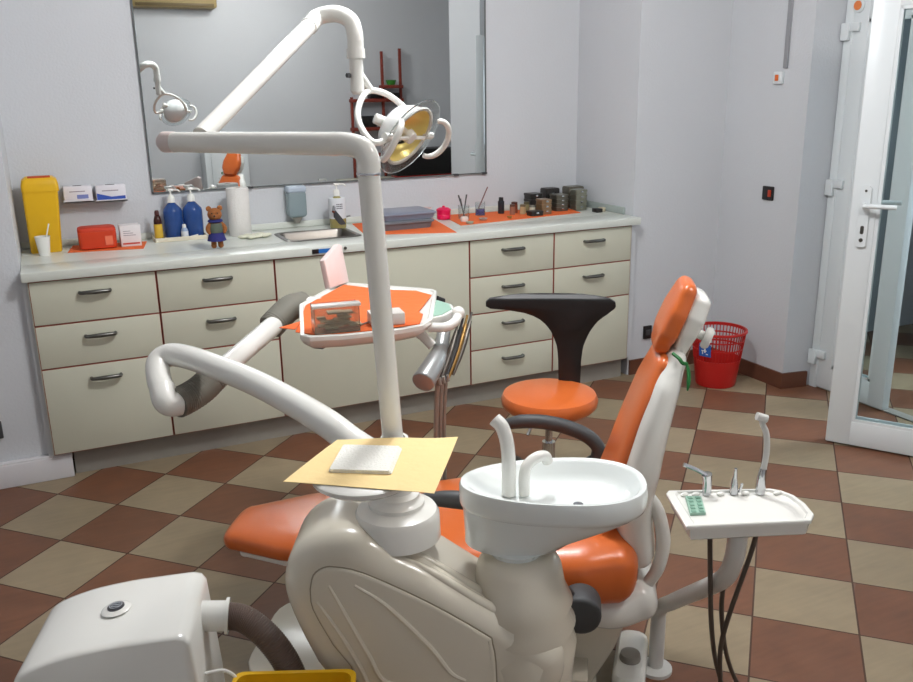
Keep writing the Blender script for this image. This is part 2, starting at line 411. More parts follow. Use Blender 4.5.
cabinet(0, 'cream drawer cabinet at the left end, under the yellow sharps bin', r3, ['drawer']*3)
cabinet(1, 'cream drawer cabinet between the left end unit and the sink cabinet', r3, ['drawer']*3)
cabinet(2, 'wide cream cabinet with plain doors under the sink', [(ZT, ZB)], ['door'])
cabinet(3, 'cream cabinet with four equal drawers, behind the black stool backrest', [(ZT, .6707), (.6707, .4833), (.4833, .2957), (.2957, ZB)], ['drawer']*4)
cabinet(4, 'cream cabinet at the right end, two drawers above a door', [(ZT, .6707), (.6707, .4833), (.4833, ZB)], ['drawer', 'drawer', 'door'])
solo('plinth', bx((-.045, YC+.05, 0), (2.785, YC+.066, ZB-.001)), GREY, 'grey plinth board along the floor below the row of cabinets', 'plinth', (1.37, YC+.06, 0))

# worktop with a cut-out for the sink
WT0, WT1 = .8605, .898
SX0, SX1, SY0, SY1 = .972, 1.345, 3.935, 4.235
WX0, WX1 = -.1385, 2.8285
wt = thing('worktop', 'long pale laminate worktop with raised back edge, running over all the cabinets', 'worktop', (1.35, 4.1, WT0))
b = BM()
hx0, hx1, hy0, hy1 = SX0+.02, SX1-.02, SY0+.02, SY1-.02
box(b, (WX0, 3.755, WT0), (WX1, hy0, WT1), .004); box(b, (WX0, hy1, WT0), (WX1, YB-.002, WT1), .001)
box(b, (WX0, hy0-.001, WT0), (hx0, hy1+.001, WT1)); box(b, (hx1, hy0-.001, WT0), (WX1, hy1+.001, WT1))
part('slab', b, TOP, wt)
b = BM(); box(b, (WX0, YB-.016, WT1), (WX1, YB-.002, WT1+.03), .003)
part('upstand', b, TOP, wt)
b = BM(); box(b, (WX1-.014, 3.90, WT1), (WX1, YB-.016, WT1+.038), .003)
part('side_upstand', b, simple('upstand_grey', (160, 170, 166)), wt)
solo('edge_strip', prism(BM(), [(.5, 0)], 0, 0) if False else bx((1.065, 3.7515, .870), (1.155, 3.7545, .888)), simple('sticker_blue', (38, 110, 190)), 'blue sticker on the worktop edge in front of the sink', 'sticker', (1.09, 3.753, .877))
solo('edge_clip', bx((1.035, 3.7505, .869), (1.065, 3.7545, .889)), BLACK, 'black end piece beside the blue sticker on the worktop edge', 'clip', (1.02, 3.753, .877))
solo('edge_button', cyl(BM(), (1.19, 3.7545, .882), (1.19, 3.750, .882), .007), HANDLE, 'small round grey button on the worktop edge right of the blue sticker', 'button', (1.195, 3.75, .88))

# sink
sk_ = thing('sink', 'stainless steel sink set into the worktop', 'sink', ((SX0+SX1)/2, (SY0+SY1)/2, WT1))
z0 = WT1
def rr_ring(d, z, r): return [(x, y, z) for x, y in rrect(SX0+d, SY0+d, SX1-d, SY1-d, max(r, .004))]
b = skin(BM(), [rr_ring(0, z0+.001, .045), rr_ring(.004, z0+.004, .043), rr_ring(.024, z0+.003, .03), rr_ring(.03, z0-.006, .028), rr_ring(.038, z0-.13, .026), rr_ring(.06, z0-.145, .02)], cap=False)
v = [p for p in rr_ring(.06, z0-.145, .02)]
b.faces.new([b.verts.new(p) for p in v])
part('bowl', b, STEEL, sk_)
b = BM(); cyl(b, (1.16, 4.09, z0-.146), (1.16, 4.09, z0-.141), .022); part('drain', b, CHROME, sk_)
b = BM(); cyl(b, (1.185, 4.196, z0-.045), (1.185, 4.186, z0-.045), .010); cyl(b, (1.215, 4.196, z0-.045), (1.215, 4.186, z0-.045), .010); part('overflow', b, BLACK, sk_)
fa = thing('faucet', 'chrome sink tap at the back of the sink beside the soap bottle', 'faucet', (1.345, 4.325, WT1))
b = cyl(BM(), (1.345, 4.325, WT1+.0005), (1.345, 4.325, WT1+.04), .020, .016); part('tap_body', b, CHROME, fa)
part('spout', tube(BM(), [(1.345, 4.325, WT1+.05), (1.343, 4.322, WT1+.10), (1.33, 4.30, WT1+.125), (1.30, 4.24, WT1+.12), (1.28, 4.20, WT1+.09)], .008), CHROME, fa)
part('lever', tube(BM(), [(1.345, 4.325, WT1+.035), (1.40, 4.30, WT1+.05)], .005, smooth=False), CHROME, fa)

# mirror
mr = thing('wall_mirror', 'large frameless wall mirror above the worktop', 'mirror', (1.34, YB-.01, 1.11))
part('glass', bx((.458, YB-.012, 1.118), (2.226, YB-.004, 2.2)), mirror_mat(), mr)
b = BM()
for c0, c1 in (((.452, YB-.014, 1.112), (.458, YB-.001, 2.206)), ((2.226, YB-.014, 1.112), (2.234, YB-.001, 2.206)), ((.452, YB-.014, 1.112), (2.234, YB-.001, 1.118)), ((.452, YB-.014, 2.2), (2.234, YB-.001, 2.206))): box(b, c0, c1)
part('edge_frame', b, simple('mirror_edge', (92, 98, 98)), mr)
for x, z in ((2.03, 1.112), (2.205, 1.112), (.9, 1.112)): part('clip', bx((x, YB-.018, z-.004), (x+.03, YB-.012, z+.008), .001), DGREY, mr)

# ------------------------------------------------------------------ things on the worktop
WZ = WT1
# sharps bin: tapering yellow box with a domed lid
sb = thing('sharps_bin', 'tall yellow sharps bin in the left corner of the worktop', 'bin', (-.04, 4.27, WZ))
def sq(x, y, z, a, b_, r): return [(x+p, y+q, z) for p, q in rrect(-a, -b_, a, b_, r)]
YEL = mat('yellow_plastic', (224, 176, 24), .4, noise=.04)
b = skin(BM(), [sq(-.036, 4.27, WZ+.0002, .060, .045, .01), sq(-.036, 4.27, WZ+.006, .064, .048, .012), sq(-.028, 4.27, WZ+.27, .072, .055, .014)])
part('bin_body', b, YEL, sb)
b = skin(BM(), [sq(-.026, 4.27, WZ+.268, .075, .058, .014), sq(-.026, 4.27, WZ+.295, .075, .058, .014), sq(-.026, 4.27, WZ+.318, .070, .054, .016), sq(-.026, 4.27, WZ+.330, .054, .042, .016)])
part('lid', b, YEL, sb)
b = prism(BM(), rrect(-.07, WZ+.326, .02, WZ+.335, .003), 4.225, 4.245, 'xz'); part('flap', b, simple('bin_flap', (190, 80, 40)), sb)
cp = thing('plastic_cup', 'white plastic cup in front of the yellow sharps bin', 'cup', (-.045, 4.165, WZ))
b = lathe(BM(), [(0, 0), (.022, 0), (.031, .08), (.0325, .081), (.0325, .083), (.030, .083), (.021, .004), (0, .004)], (-.045, 4.165, WZ)); part('cup_body', b, WHITE, cp)
solo('stirring_stick', tube(BM(), [(-.05, 4.165, WZ+.01), (-.012, 4.168, WZ+.135)], .003, smooth=False, n=8), WHITE, 'white stick leaning in the plastic cup by the sharps bin', 'stick', (-.045, 4.165, WZ+.01))
def flatmat(name, poly, label, z=WZ):
    b = prism(BM(), poly, z+.0004, z+.0026); cx = sum(p[0] for p in poly)/len(poly); cy = sum(p[1] for p in poly)/len(poly)
    return solo(name, b, LINER, label, 'mat', (cx, cy, z), group='orange paper mats on the worktop')
flatmat('paper_mat', [(.047, 4.175), (.36, 4.115), (.395, 4.31), (.075, 4.36)], 'orange-red paper mat under the orange tub, left end of the worktop')
flatmat('paper_mat', [(1.36, 3.965), (1.77, 3.80), (1.86, 4.30), (1.42, 4.34)], 'orange paper mat under the grey plastic boxes, right of the sink')
flatmat('paper_mat', [(1.885, 3.995), (2.655, 4.075), (2.70, 4.33), (1.95, 4.375)], 'orange paper mat under the metal boxes, right end of the worktop')
MZ = WZ+.0028
# orange tub lying on the mat
tb = thing('plastic_tub', 'translucent orange-red plastic tub on the left paper mat', 'tub', (.175, 4.235, MZ))
TUB = mat('red_orange_plastic', (216, 66, 30), .3, noise=.05, trans=.15)
b = skin(BM(), [sq(.178, 4.235, MZ, .070, .045, .018), sq(.178, 4.235, MZ+.006, .079, .055, .02), sq(.178, 4.235, MZ+.080, .080, .057, .02)])
part('tub_body', b, TUB, tb)
part('lid', skin(BM(), [sq(.178, 4.235, MZ+.0802, .080, .057, .02), sq(.178, 4.235, MZ+.092, .078, .055, .02), sq(.178, 4.235, MZ+.097, .068, .046, .02)]), simple('tub_lid', (200, 56, 26)), tb)
part('label_patch', bx((.208, 4.1765, MZ+.018), (.240, 4.185, MZ+.058)), simple('tub_label', (232, 120, 88)), tb)
# white carton
def carton(x0, x1, y, z, h, d, label, stripe, name='carton'):
    t = thing(name, label, 'box', ((x0+x1)/2, y, z))
    part('box_body', bx((x0, y-d/2, z), (x1, y+d/2, z+h), .001), simple('carton_white', (226, 222, 222)), t)
    w_ = x1-x0
    part('printed_stripe', bx((x0+w_*.08, y-d/2-.0006, z+h*.10), (x1-w_*.08, y-d/2+.0005, z+h*.18)), stripe, t)
    b = BM()
    for k in range(3): box(b, (x0+w_*.15, y-d/2-.0006, z+h*(.52+.1*k)), (x0+w_*(.75-.12*k), y-d/2+.0005, z+h*(.55+.1*k)))
    part('printed_text', b, simple('print_grey', (150, 142, 150)), t); return t
carton(.274, .362, 4.235, MZ, .095, .08, 'small white carton with a red stripe beside the orange tub', simple('stripe_red', (190, 80, 66)))
# glove boxes on the wall holders
def glove(x0, x1, z0, h, col, label, ang):
    t = thing('glove_box', label, 'box', ((x0+x1)/2, YB-.05, z0), group='glove boxes on the wall')
    yf = YB-.075
    part('box_body', bx((x0, yf, z0), (x1, YB-.012, z0+h), .002), simple('glove_box_white', (224, 222, 228)), t)
    part('opening', prism(BM(), [(x0+(x1-x0)*(.5+.16*math.cos(a*math.pi/10)), yf+.030+.010*math.sin(a*math.pi/10)) for a in range(20)], z0+h-.0005, z0+h+.0015), BLACK, t)
    w_ = x1-x0
    if col:
        poly = [(x0+.002, z0+h*.50), (x0+.002, z0+.004), (x1-.004, z0+.004), (x1-.004, z0+h*.28), (x0+w_*.5, z0+h*.24)]
        part('printed_panel', prism(BM(), poly, yf-.0008, yf+.0004, 'xz'), col, t)
    else:
        part('printed_panel', bx((x0+w_*.45, yf-.0008, z0+.01), (x1-w_*.15, yf+.0004, z0+.028)), simple('print_blue', (120, 132, 190)), t)
    b = BM()
    box(b, (x0+w_*.2, yf-.0008, z0+h*.62), (x0+w_*.75, yf+.0004, z0+h*.68)); part('printed_text', b, simple('print_grey', (150, 142, 150)), t)
    hb = BM(); box(hb, (x0-.004, yf-.004, z0-.006), (x1+.004, YB-.0005, z0-.001)); box(hb, (x0-.004, YB-.008, z0-.006), (x1+.004, YB-.0005, z0+h*.7))
    box(hb, (x0-.004, yf-.004, z0-.006), (x1+.004, yf-.0015, z0+.004))
    part('wall_holder', hb, simple('holder_white', (214, 214, 218)), t)
glove(.066, .186, 1.105, .066, None, 'white glove box in the left one of the two wall holders', 0)
glove(.202, .330, 1.100, .068, simple('glove_blue', (52, 84, 176)), 'white and blue glove box in the right one of the two wall holders', 0)

# bottle builder
def bottle(x, y, z, r, h, neck, body_m, label, cat='bottle', name='pump_bottle', cap=None, lab=None, pump=False, group=None, lab_rng=(.2, .65), cap_h=.03):
    t = thing(name, label, cat, (x, y, z), group=group)
    b = lathe(BM(), [(0, 0), (r*.92, 0), (r, .006), (r, h*.72), (r*.94, h*.79), (neck*1.4, h*.95), (neck, h*.97), (neck, h), (0, h)], (x, y, z)); part('bottle_body', b, body_m, t)
    if lab: part('bottle_label', lathe(BM(), [(r+.0006, h*lab_rng[0]), (r+.0012, h*lab_rng[0]+.0005), (r+.0012, h*lab_rng[1]-.0005), (r+.0006, h*lab_rng[1])], (x, y, z)), lab, t)
    c = lathe(BM(), [(0, h-.004), (neck*1.35, h-.004), (neck*1.3, h+cap_h*.6), (neck*.9, h+cap_h), (0, h+cap_h)], (x, y, z)); cpn = part('cap' if not pump else 'pump_collar', c, cap or WHITE, t)
    if pump:
        pb = cyl(BM(), (x, y, z+h+cap_h-.002), (x, y, z+h+cap_h+.022), .0045, n=10)
        box(pb, (x-.012, y-.010, z+h+cap_h+.018), (x+.014, y+.010, z+h+cap_h+.03), .004)
        tube(pb, [(x+.010, y-.004, z+h+cap_h+.025), (x+.03, y-.02, z+h+cap_h+.024), (x+.04, y-.03, z+h+cap_h+.016)], .0045, n=8)
        part('pump_head', pb, WHITE, t)
    return t
tray = thing('plastic_tray', 'low cream tray holding the blue bottles', 'tray', (.54, 4.30, WZ))
b = BM(); box(b, (.425, 4.245, WZ+.0005), (.668, 4.382, WZ+.006), .002)
for c0, c1 in (((.425, 4.245, WZ+.003), (.668, 4.250, WZ+.020)), ((.425, 4.377, WZ+.003), (.668, 4.382, WZ+.020)), ((.425, 4.245, WZ+.003), (.430, 4.382, WZ+.020)), ((.663, 4.245, WZ+.003), (.668, 4.382, WZ+.020))): box(b, c0, c1, .001)
part('tray_body', b, simple('tray_cream', (226, 218, 196)), tray)
TZ = WZ+.0065
BLUE = mat('blue_liquid_bottle', (58, 98, 170), .12, noise=.1, nscale=14, trans=.45)
bottle(.526, 4.325, TZ, .045, .172, .013, BLUE, 'dark blue pump bottle next to the brown bottle on the cream tray', pump=True, group='blue pump bottles', lab=None)
bottle(.618, 4.325, TZ, .046, .172, .013, BLUE, 'dark blue pump bottle on the cream tray, nearest the teddy bear', pump=True, group='blue pump bottles')
bottle(.452, 4.300, TZ, .0185, .12, .008, mat('brown_glass', (66, 30, 22), .1, noise=.05, trans=.2), 'brown bottle with a yellow label on the cream tray', name='medicine_bottle', cap=simple('cap_brown', (70, 26, 24)), lab=simple('label_yellow', (214, 176, 60)), lab_rng=(.08, .62), cap_h=.018)
bottle(.566, 4.272, TZ, .0155, .055, .007, simple('pale_bottle', (150, 170, 200)), 'small pale bottle with a white cap in front of the blue bottles', name='small_bottle', lab=simple('label_white', (220, 224, 228)), cap_h=.014)
solo('tube_of_cream', tube(BM(), [(.575, 4.262, TZ+.006), (.625, 4.256, TZ+.012)], [.003, .005, .007], smooth=False, n=10), WHITE, 'small white tube lying on the front of the cream tray', 'tube', (.60, 4.26, TZ))

# teddy bear
def bear(x, y, z):
    t = thing('teddy_bear', 'small brown teddy bear in a blue outfit standing on the worktop', 'teddy bear', (x, y, z))
    FUR = mat('brown_fur', (172, 108, 60), .95, noise=.25, nscale=120, bump=.8, bscale=500); CL = simple('navy_cloth', (44, 46, 110), .9)
    b = BM(); sphere(b, (x, y, z+.155), .030, (1.05, .95, .95)); sphere(b, (x-.006, y-.024, z+.148), .014, (1.1, 1, .9))
    for s in (-1, 1): sphere(b, (x+s*.024, y, z+.181), .012, (1, .6, 1))
    part('head', b, FUR, t)
    h = BM(); sphere(h, (x-.008, y-.038, z+.152), .004); sphere(h, (x-.016, y-.026, z+.163), .003); sphere(h, (x+.008, y-.028, z+.163), .003); part('face', h, BLACK, t)
    b = BM(); sphere(b, (x, y, z+.095), .030, (1.0, .85, 1.3)); part('torso', b, FUR, t)
    for s in (-1, 1):
        part('arm', tube(BM(), [(x+s*.020, y-.004, z+.118), (x+s*.036, y-.012, z+.095), (x+s*.032, y-.02, z+.072)], [.010, .011, .010, .005], n=10), FUR, t)
        part('leg', tube(BM(), [(x+s*.013, y, z+.05), (x+s*.015, y-.002, z+.02), (x+s*.016, y-.006, z+.0075)], [.012, .012, .012, .007], n=10), FUR, t)
    part('collar', lathe(BM(), [(.018, .118), (.033, .124), (.031, .131), (.018, .135)], (x, y, z)), CL, t)
    part('skirt', lathe(BM(), [(.028, .078), (.034, .066), (.041, .040), (.038, .039), (.026, .065)], (x, y, z)), CL, t)
    part('vest', lathe(BM(), [(.031, .076), (.033, .095), (.028, .118), (.026, .118), (.029, .095), (.028, .076)], (x, y, z)), simple('green_vest', (86, 96, 84)), t)
bear(.655, 3.93, WZ)

# paper towel roll, bag
pr = thing('paper_towel_roll', 'white paper towel roll standing in clear wrap by the mirror', 'paper roll', (.828, 4.27, WZ))
b = lathe(BM(), [(.018, 0), (.051, 0), (.053, .004), (.053, .226), (.051, .23), (.018, .23), (.018, 0)], (.828, 4.27, WZ)); part('paper', b, simple('towel_paper', (224, 222, 218), .9, bump=.3, bscale=150), pr)
part('core', lathe(BM(), [(.0176, .002), (.0176, .229), (.015, .229), (.015, .002), (.0176, .002)], (.828, 4.27, WZ)), simple('cardboard', (170, 140, 110)), pr)
b = BM()
for k in range(26):
    a = k*2.4; r_ = .012+.05*((k*37) % 10)/10; sphere(b, (.88+r_*math.cos(a)*1.2, 4.16+r_*math.sin(a)*.7, WZ+.010), .016, (1.3, 1, .55), n=8)
solo('crumpled_bag', b, simple('plastic_bag', (222, 222, 200), .35), 'crumpled pale bag lying on the worktop left of the sink', 'bag', (.88, 4.16, WZ))

# wall dispenser
dp = thing('soap_dispenser', 'clear soap dispenser mounted on the wall behind the sink', 'dispenser', (1.135, YB, .93))
b = prism(BM(), rrect(1.088, .955, 1.182, 1.085, .018), YB-.075, YB-.004, 'xz', bev=.01); part('tank', b, mat('tank_plastic', (176, 196, 200), .08, noise=.03, trans=.45), dp)
b = prism(BM(), rrect(1.086, 1.078, 1.184, 1.112, .012), YB-.078, YB-.002, 'xz', bev=.01); part('lid', b, simple('lid_grey_blue', (176, 190, 204), .2), dp)
part('liquid', prism(BM(), rrect(1.096, .965, 1.174, 1.01, .01), YB-.068, YB-.012, 'xz'), simple('soap_blue', (96, 122, 158), .2), dp)
b = cyl(BM(), (1.135, YB-.045, .955), (1.135, YB-.045, .925), .03, .012); part('nozzle', b, GREY, dp)

# soap bottle
sp_ = bottle(1.318, 4.255, WZ, .042, .165, .012, mat('yellow_liquid', (196, 186, 120), .15, noise=.05, trans=.3), 'pump soap bottle with a white and dark label behind the sink', pump=True, lab=simple('label_white', (214, 214, 210)), lab_rng=(.30, .92), name='soap_bottle')
b = BM(); 
ring = []
for k in range(9):
    a = R(225+k*11); ring.append((a, WZ+.11-.011*k))
t_ = skin(BM(), [[(1.318+.0442*math.cos(a), 4.255+.0442*math.sin(a), zz), (1.318+.0442*math.cos(a), 4.255+.0442*math.sin(a), max(zz-.05, WZ+.02)), (1.318+.0434*math.cos(a), 4.255+.0434*math.sin(a), max(zz-.05, WZ+.02)), (1.318+.0434*math.cos(a), 4.255+.0434*math.sin(a), zz)] for a, zz in ring])
part('dark_band', t_, DGREY, sp_)
b = BM()
for k, (w_, zz) in enumerate(((.018, .118), (.022, .108), (.016, .098))):
    for q in range(4):
        a = R(252+q*11); box(b, (-.0032, -.0008, -.0025), (.0032, .0008, .0025), M=Matrix.Translation((1.318+.0436*math.cos(a), 4.255+.0436*math.sin(a), WZ+zz+.005)) @ Matrix.Rotation(a+math.pi/2, 4, 'Z'))
part('label_text', b, simple('print_dark', (110, 110, 116)), sp_)

# stacked plastic boxes
x0, x1 = 1.475, 1.70
PB = mat('grey_blue_plastic', (142, 148, 166), .3, noise=.06, trans=.2)
def flatbox(x0, x1, y0, y1, z, h, label, m):
    t = thing('plastic_box', label, 'box', ((x0+x1)/2, (y0+y1)/2, z), group='flat plastic boxes right of the sink')
    cx, cy, a, c = (x0+x1)/2, (y0+y1)/2, (x1-x0)/2, (y1-y0)/2
    part('box_base', skin(BM(), [sq(cx, cy, z, a*.93, c*.93, .015), sq(cx, cy, z+h*.7, a, c, .015)]), m, t)
    part('lid', skin(BM(), [sq(cx, cy, z+h*.68, a+.006, c+.006, .015), sq(cx, cy, z+h*.85, a+.006, c+.006, .015), sq(cx, cy, z+h, a-.004, c-.004, .015)]), m, t)
flatbox(1.47, 1.735, 4.00, 4.22, MZ, .045, 'flat dark grey plastic box on the orange mat, lower of the pair', simple('dark_box_grey', (108, 112, 118)))
flatbox(1.475, 1.755, 4.01, 4.23, MZ+.0455, .036, 'flat grey-blue plastic box on the orange mat, upper of the pair', PB)
solo('paper_cup', lathe(BM(), [(0, 0), (.022, 0), (.028, .055), (.0265, .055), (.021, .003), (0, .003)], (1.84, 4.33, WZ+.0035)), simple('cup_pinkish', (226, 206, 204)), 'small pale cup beside the pink jar', 'cup', (1.84, 4.33, WZ))
pj = thing('lidded_jar', 'bright pink jar with a knobbed lid on the worktop', 'jar', (1.90, 4.24, WZ+.003))
PK = simple('pink_plastic', (226, 20, 84), .3)
zj = WZ+.003
part('jar_body', lathe(BM(), [(0, 0), (.034, 0), (.037, .004), (.037, .022), (.0355, .025), (.037, .028), (.037, .045), (0, .045)], (1.90, 4.24, zj)), PK, pj)
part('lid', lathe(BM(), [(0, .044), (.039, .044), (.039, .052), (.026, .06), (.007, .062), (.007, .070), (0, .072)], (1.90, 4.24, zj)), PK, pj)
gj = thing('glass_jar', 'clear glass jar in front of the mirror, right of the pink jar', 'jar', (2.00, 4.20, WZ+.003))
part('jar_glass', lathe(BM(), [(0, 0), (.028, 0), (.030, .07), (.0285, .07), (.0265, .003), (0, .003)], (2.00, 4.20, zj)), CLEARP, gj)
for k, (dx, dz, lb) in enumerate(((-.030, .125, 'dark steel instrument leaning left in the clear glass jar'), (.022, .125, 'dark steel instrument leaning right in the clear glass jar'), (-.012, .105, 'short dark steel instrument in the middle of the clear glass jar'))):
    solo('dental_instrument', tube(BM(), [(2.0-dx*.2, 4.20, zj+.006), (2.0+dx, 4.2+.008*k, zj+dz)], [.002, .003, .0045], smooth=False, n=8), DGREY, lb, 'instrument', (2.0, 4.2, zj+.005), group='instruments in the clear jar')
cb = BM()
for k in range(9): sphere(cb, (2.0+.014*math.cos(k*2.2), 4.178+.010*math.sin(k*2.2), zj+.012+.004*(k % 3)), .010, n=8)
solo('cotton_pads', lathe(BM(), [(0, 0), (.018, 0), (.022, .012), (.018, .024), (0, .026)], (1.955, 4.10, zj)), simple('cotton', (226, 214, 206), .95), 'small white pot in front of the clear glass jar', 'pot', (1.955, 4.10, zj)); cb.free()
bg = thing('blue_glass', 'small glass with blue liquid and a pen on the orange mat', 'glass', (2.13, 4.265, zj))
part('glass_wall', lathe(BM(), [(0, 0), (.027, 0), (.027, .072), (.0255, .072), (.0255, .003), (0, .003)], (2.13, 4.265, zj)), CLEARP, bg)
part('blue_liquid', lathe(BM(), [(0, .0035), (.025, .0035), (.025, .034), (0, .034)], (2.13, 4.265, zj)), simple('deep_blue', (20, 56, 160), .2), bg)
solo('pen', tube(BM(), [(2.118, 4.262, zj+.036), (2.178, 4.268, zj+.15)], .0035, smooth=False, n=8), simple('pen_brown', (120, 80, 76)), 'brown pen leaning in the glass of blue liquid', 'pen', (2.12, 4.262, zj+.04))
db_ = thing('dark_bottle', 'small dark bottle standing behind the row of little jars', 'bottle', (2.262, 4.27, zj))
part('bottle_body', lathe(BM(), [(0, 0), (.017, 0), (.018, .004), (.018, .066), (.012, .072), (0, .072)], (2.262, 4.27, zj)), simple('bottle_black', (44, 50, 54), .25), db_)
part('cap', lathe(BM(), [(0, .071), (.013, .071), (.013, .088), (0, .09)], (2.262, 4.27, zj)), BLACK, db_)
jc = [((150, 104, 84), 'brown'), ((128, 64, 44), 'red-brown'), ((186, 160, 120), 'tan'), ((150, 142, 104), 'olive'), ((206, 200, 180), 'cream')]
for k, (x, y, h_, r_) in enumerate(((2.295, 4.20, .055, .015), (2.335, 4.25, .060, .018), (2.352, 4.185, .052, .016), (2.395, 4.22, .060, .016), (2.395, 4.155, .048, .016))):
    c_, nm = jc[k]; t = thing('small_jar', '%s little jar between the dark bottle and the metal boxes' % nm, 'jar', (x, y, zj), group='little jars on the right mat')
    part('jar_body', lathe(BM(), [(0, 0), (r_, 0), (r_, h_*.75), (r_*.85, h_*.8), (0, h_*.8)], (x, y, zj)), simple('jar_'+nm, c_, .3), t)
    part('lid', lathe(BM(), [(0, h_*.78), (r_*.95, h_*.78), (r_*.95, h_), (0, h_)], (x, y, zj)), simple('jar_lid_'+nm, tuple(int(v*.6) for v in c_), .4), t)
for k, (x, y, r_, c_, nm) in enumerate(((1.945, 3.985+.03, .022, (170, 170, 150), 'pale flat dish at the front left corner of the right mat'), (2.06, 4.09, .024, (176, 168, 160), 'shallow grey dish in front of the blue glass'), (2.21, 4.065+.01, .014, (150, 116, 60), 'small ochre lump at the front of the right mat'))):
    t = thing('small_dish', nm, 'dish', (x, y, zj)); part('dish_body', lathe(BM(), [(0, 0), (r_*.7, 0), (r_, .010), (r_*.93, .011), (r_*.6, .003), (0, .003)], (x, y, zj)), simple('dish%d' % k, c_), t)
    part('contents', sphere(BM(), (x, y, zj+.006), r_*.5, (1, 1, .6), n=10), simple('dish_in%d' % k, tuple(int(v*.75) for v in c_)), t)
# metal instrument boxes
MB_ = mat('dull_box_metal', (112, 108, 96), .3, metal=.75, noise=.2, nscale=60)
MB2 = mat('dark_box_metal', (58, 56, 54), .35, metal=.6, noise=.2, nscale=60)
def metalbox(x0, x1, y0, y1, z, h, label, m, rot=0):
    cx, cy = (x0+x1)/2, (y0+y1)/2
    t = thing('metal_box', label, 'box', (cx, cy, z), rotz=R(rot), group='metal instrument boxes')
    a, c = (x1-x0)/2, (y1-y0)/2
    obj('box_base', skin(BM(), [[(p, q, 0) for p, q in rrect(-a, -c, a, c, .006)], [(p, q, h*.6) for p, q in rrect(-a, -c, a, c, .006)]]), m, t)
    obj('lid', skin(BM(), [[(p, q, h*.58) for p, q in rrect(-a-.002, -c-.002, a+.002, c+.002, .006)], [(p, q, h*.95) for p, q in rrect(-a-.002, -c-.002, a+.002, c+.002, .006)], [(p, q, h) for p, q in rrect(-a+.002, -c+.002, a-.002, c-.002, .006)]]), m, t)
    obj('clasp', box(BM(), (-.008, -c-.005, h*.42), (.008, -c-.001, h*.78), .001), CHROME, t)
h1 = .0268
for k in range(3): metalbox(2.425, 2.485, 4.10, 4.17, MZ+k*(h1+.0005), h1, ['lowest', 'middle', 'topmost'][k]+' tan metal box of the stack just behind the small dark front box', mat('tan_box_metal', (150, 122, 92), .3, metal=.6, noise=.2, nscale=60))
for k in range(3): metalbox(2.44, 2.515, 4.25, 4.33, MZ+k*(.032+.0005), .032, ['lowest', 'middle', 'topmost'][k]+' dark metal box of the stack against the back wall, behind the tan boxes', MB2)
metalbox(2.345, 2.418, 4.075, 4.135, MZ, .026, 'dark low metal box at the front, left of the tan stack', MB2)
for k in range(4): metalbox(2.56, 2.635, 4.17, 4.25, MZ+k*(.0225+.0005), .0225, ['lowest', 'second lowest', 'second highest', 'topmost'][k]+' grey metal box of the stack in the middle of the right mat', MB_)
metalbox(2.565, 2.65, 4.29, 4.36, MZ, .115, 'tall dark metal box against the wall behind the grey stack', MB2)
for k in range(4): metalbox(2.675, 2.745, 4.15, 4.215, WZ+.003+k*(.028+.0005), .028, ['lowest', 'second lowest', 'second highest', 'topmost'][k]+' pale metal box of the rightmost stack', mat('pale_box_metal', (150, 152, 136), .3, metal=.7, noise=.2, nscale=60))
metalbox(2.70, 2.80, 4.27, 4.34, WZ+.001, .12, 'tall grey metal box in the back right corner of the worktop', MB_)
solo('metal_clip', box(BM(), (2.725, 4.02, WZ+.001), (2.765, 4.07, WZ+.022), .004), MB2, 'small dark metal piece right of the metal box stacks', 'metal piece', (2.745, 4.045, WZ))
solo('roll_of_tape', lathe(BM(), [(.008, 0), (.02, 0), (.021, .002), (.021, .02), (.02, .022), (.008, .022), (.008, 0)], (2.785, 4.06, WZ+.0005)), simple('tape_cream', (196, 186, 160)), 'small cream roll at the right end of the worktop', 'tape', (2.785, 4.06, WZ))

# ------------------------------------------------------------------ waste bin
wb = thing('waste_bin', 'red plastic waste bin with an openwork rim, standing by the right wall', 'bin', (3.17, 3.49, 0))
RED = mat('red_plastic', (186, 34, 30), .35, noise=.05)
bx_, by_ = 3.17, 3.49
def ring_(r, z, n=56): return [(bx_+r*math.cos(2*math.pi*i/n), by_+r*math.sin(2*math.pi*i/n), z) for i in range(n)]
BR = lambda z: .105+.035*z/.28
b = BM(); skin(b, [ring_(.004, .002), ring_(.103, .002), ring_(BR(.01), .012), ring_(BR(.15), .15), ring_(BR(.15)-.004, .15), ring_(BR(.01)-.004, .016), ring_(.004, .014)])
for za, zb in ((.205, .214), (.254, .262)): skin(b, [ring_(BR(za), za), ring_(BR(zb), zb), ring_(BR(zb)-.004, zb), ring_(BR(za)-.004, za), ring_(BR(za), za)], cap=False)
for i in range(48):
    a = 2*math.pi*i/48; c, s = math.cos(a), math.sin(a)
    tube(b, [(bx_+(BR(.148)-.002)*c, by_+(BR(.148)-.002)*s, .148), (bx_+(BR(.30)-.002)*c, by_+(BR(.30)-.002)*s, .30)], .0028, n=5, smooth=False)
part('bin_body', b, RED, wb)
b = skin(BM(), [ring_(BR(.295)+.001, .293), ring_(BR(.295)+.008, .299), ring_(BR(.295)+.006, .309), ring_(BR(.295)-.003, .309), ring_(BR(.295)-.004, .293), ring_(BR(.295)+.001, .293)], cap=False); part('rim', b, RED, wb)
M_ = Matrix.Translation((bx_, by_, .215)) @ Matrix.Rotation(R(-160), 4, 'Z') @ Matrix.Translation((.1345, 0, 0)) @ Matrix.Rotation(R(6.5), 4, 'Y')
st = part('sticker', box(BM(), (-.001, -.034, -.034), (.0012, .034, .034), M=M_), simple('sticker_mid_blue', (40, 92, 176)), wb, label='blue square sticker with white figure')
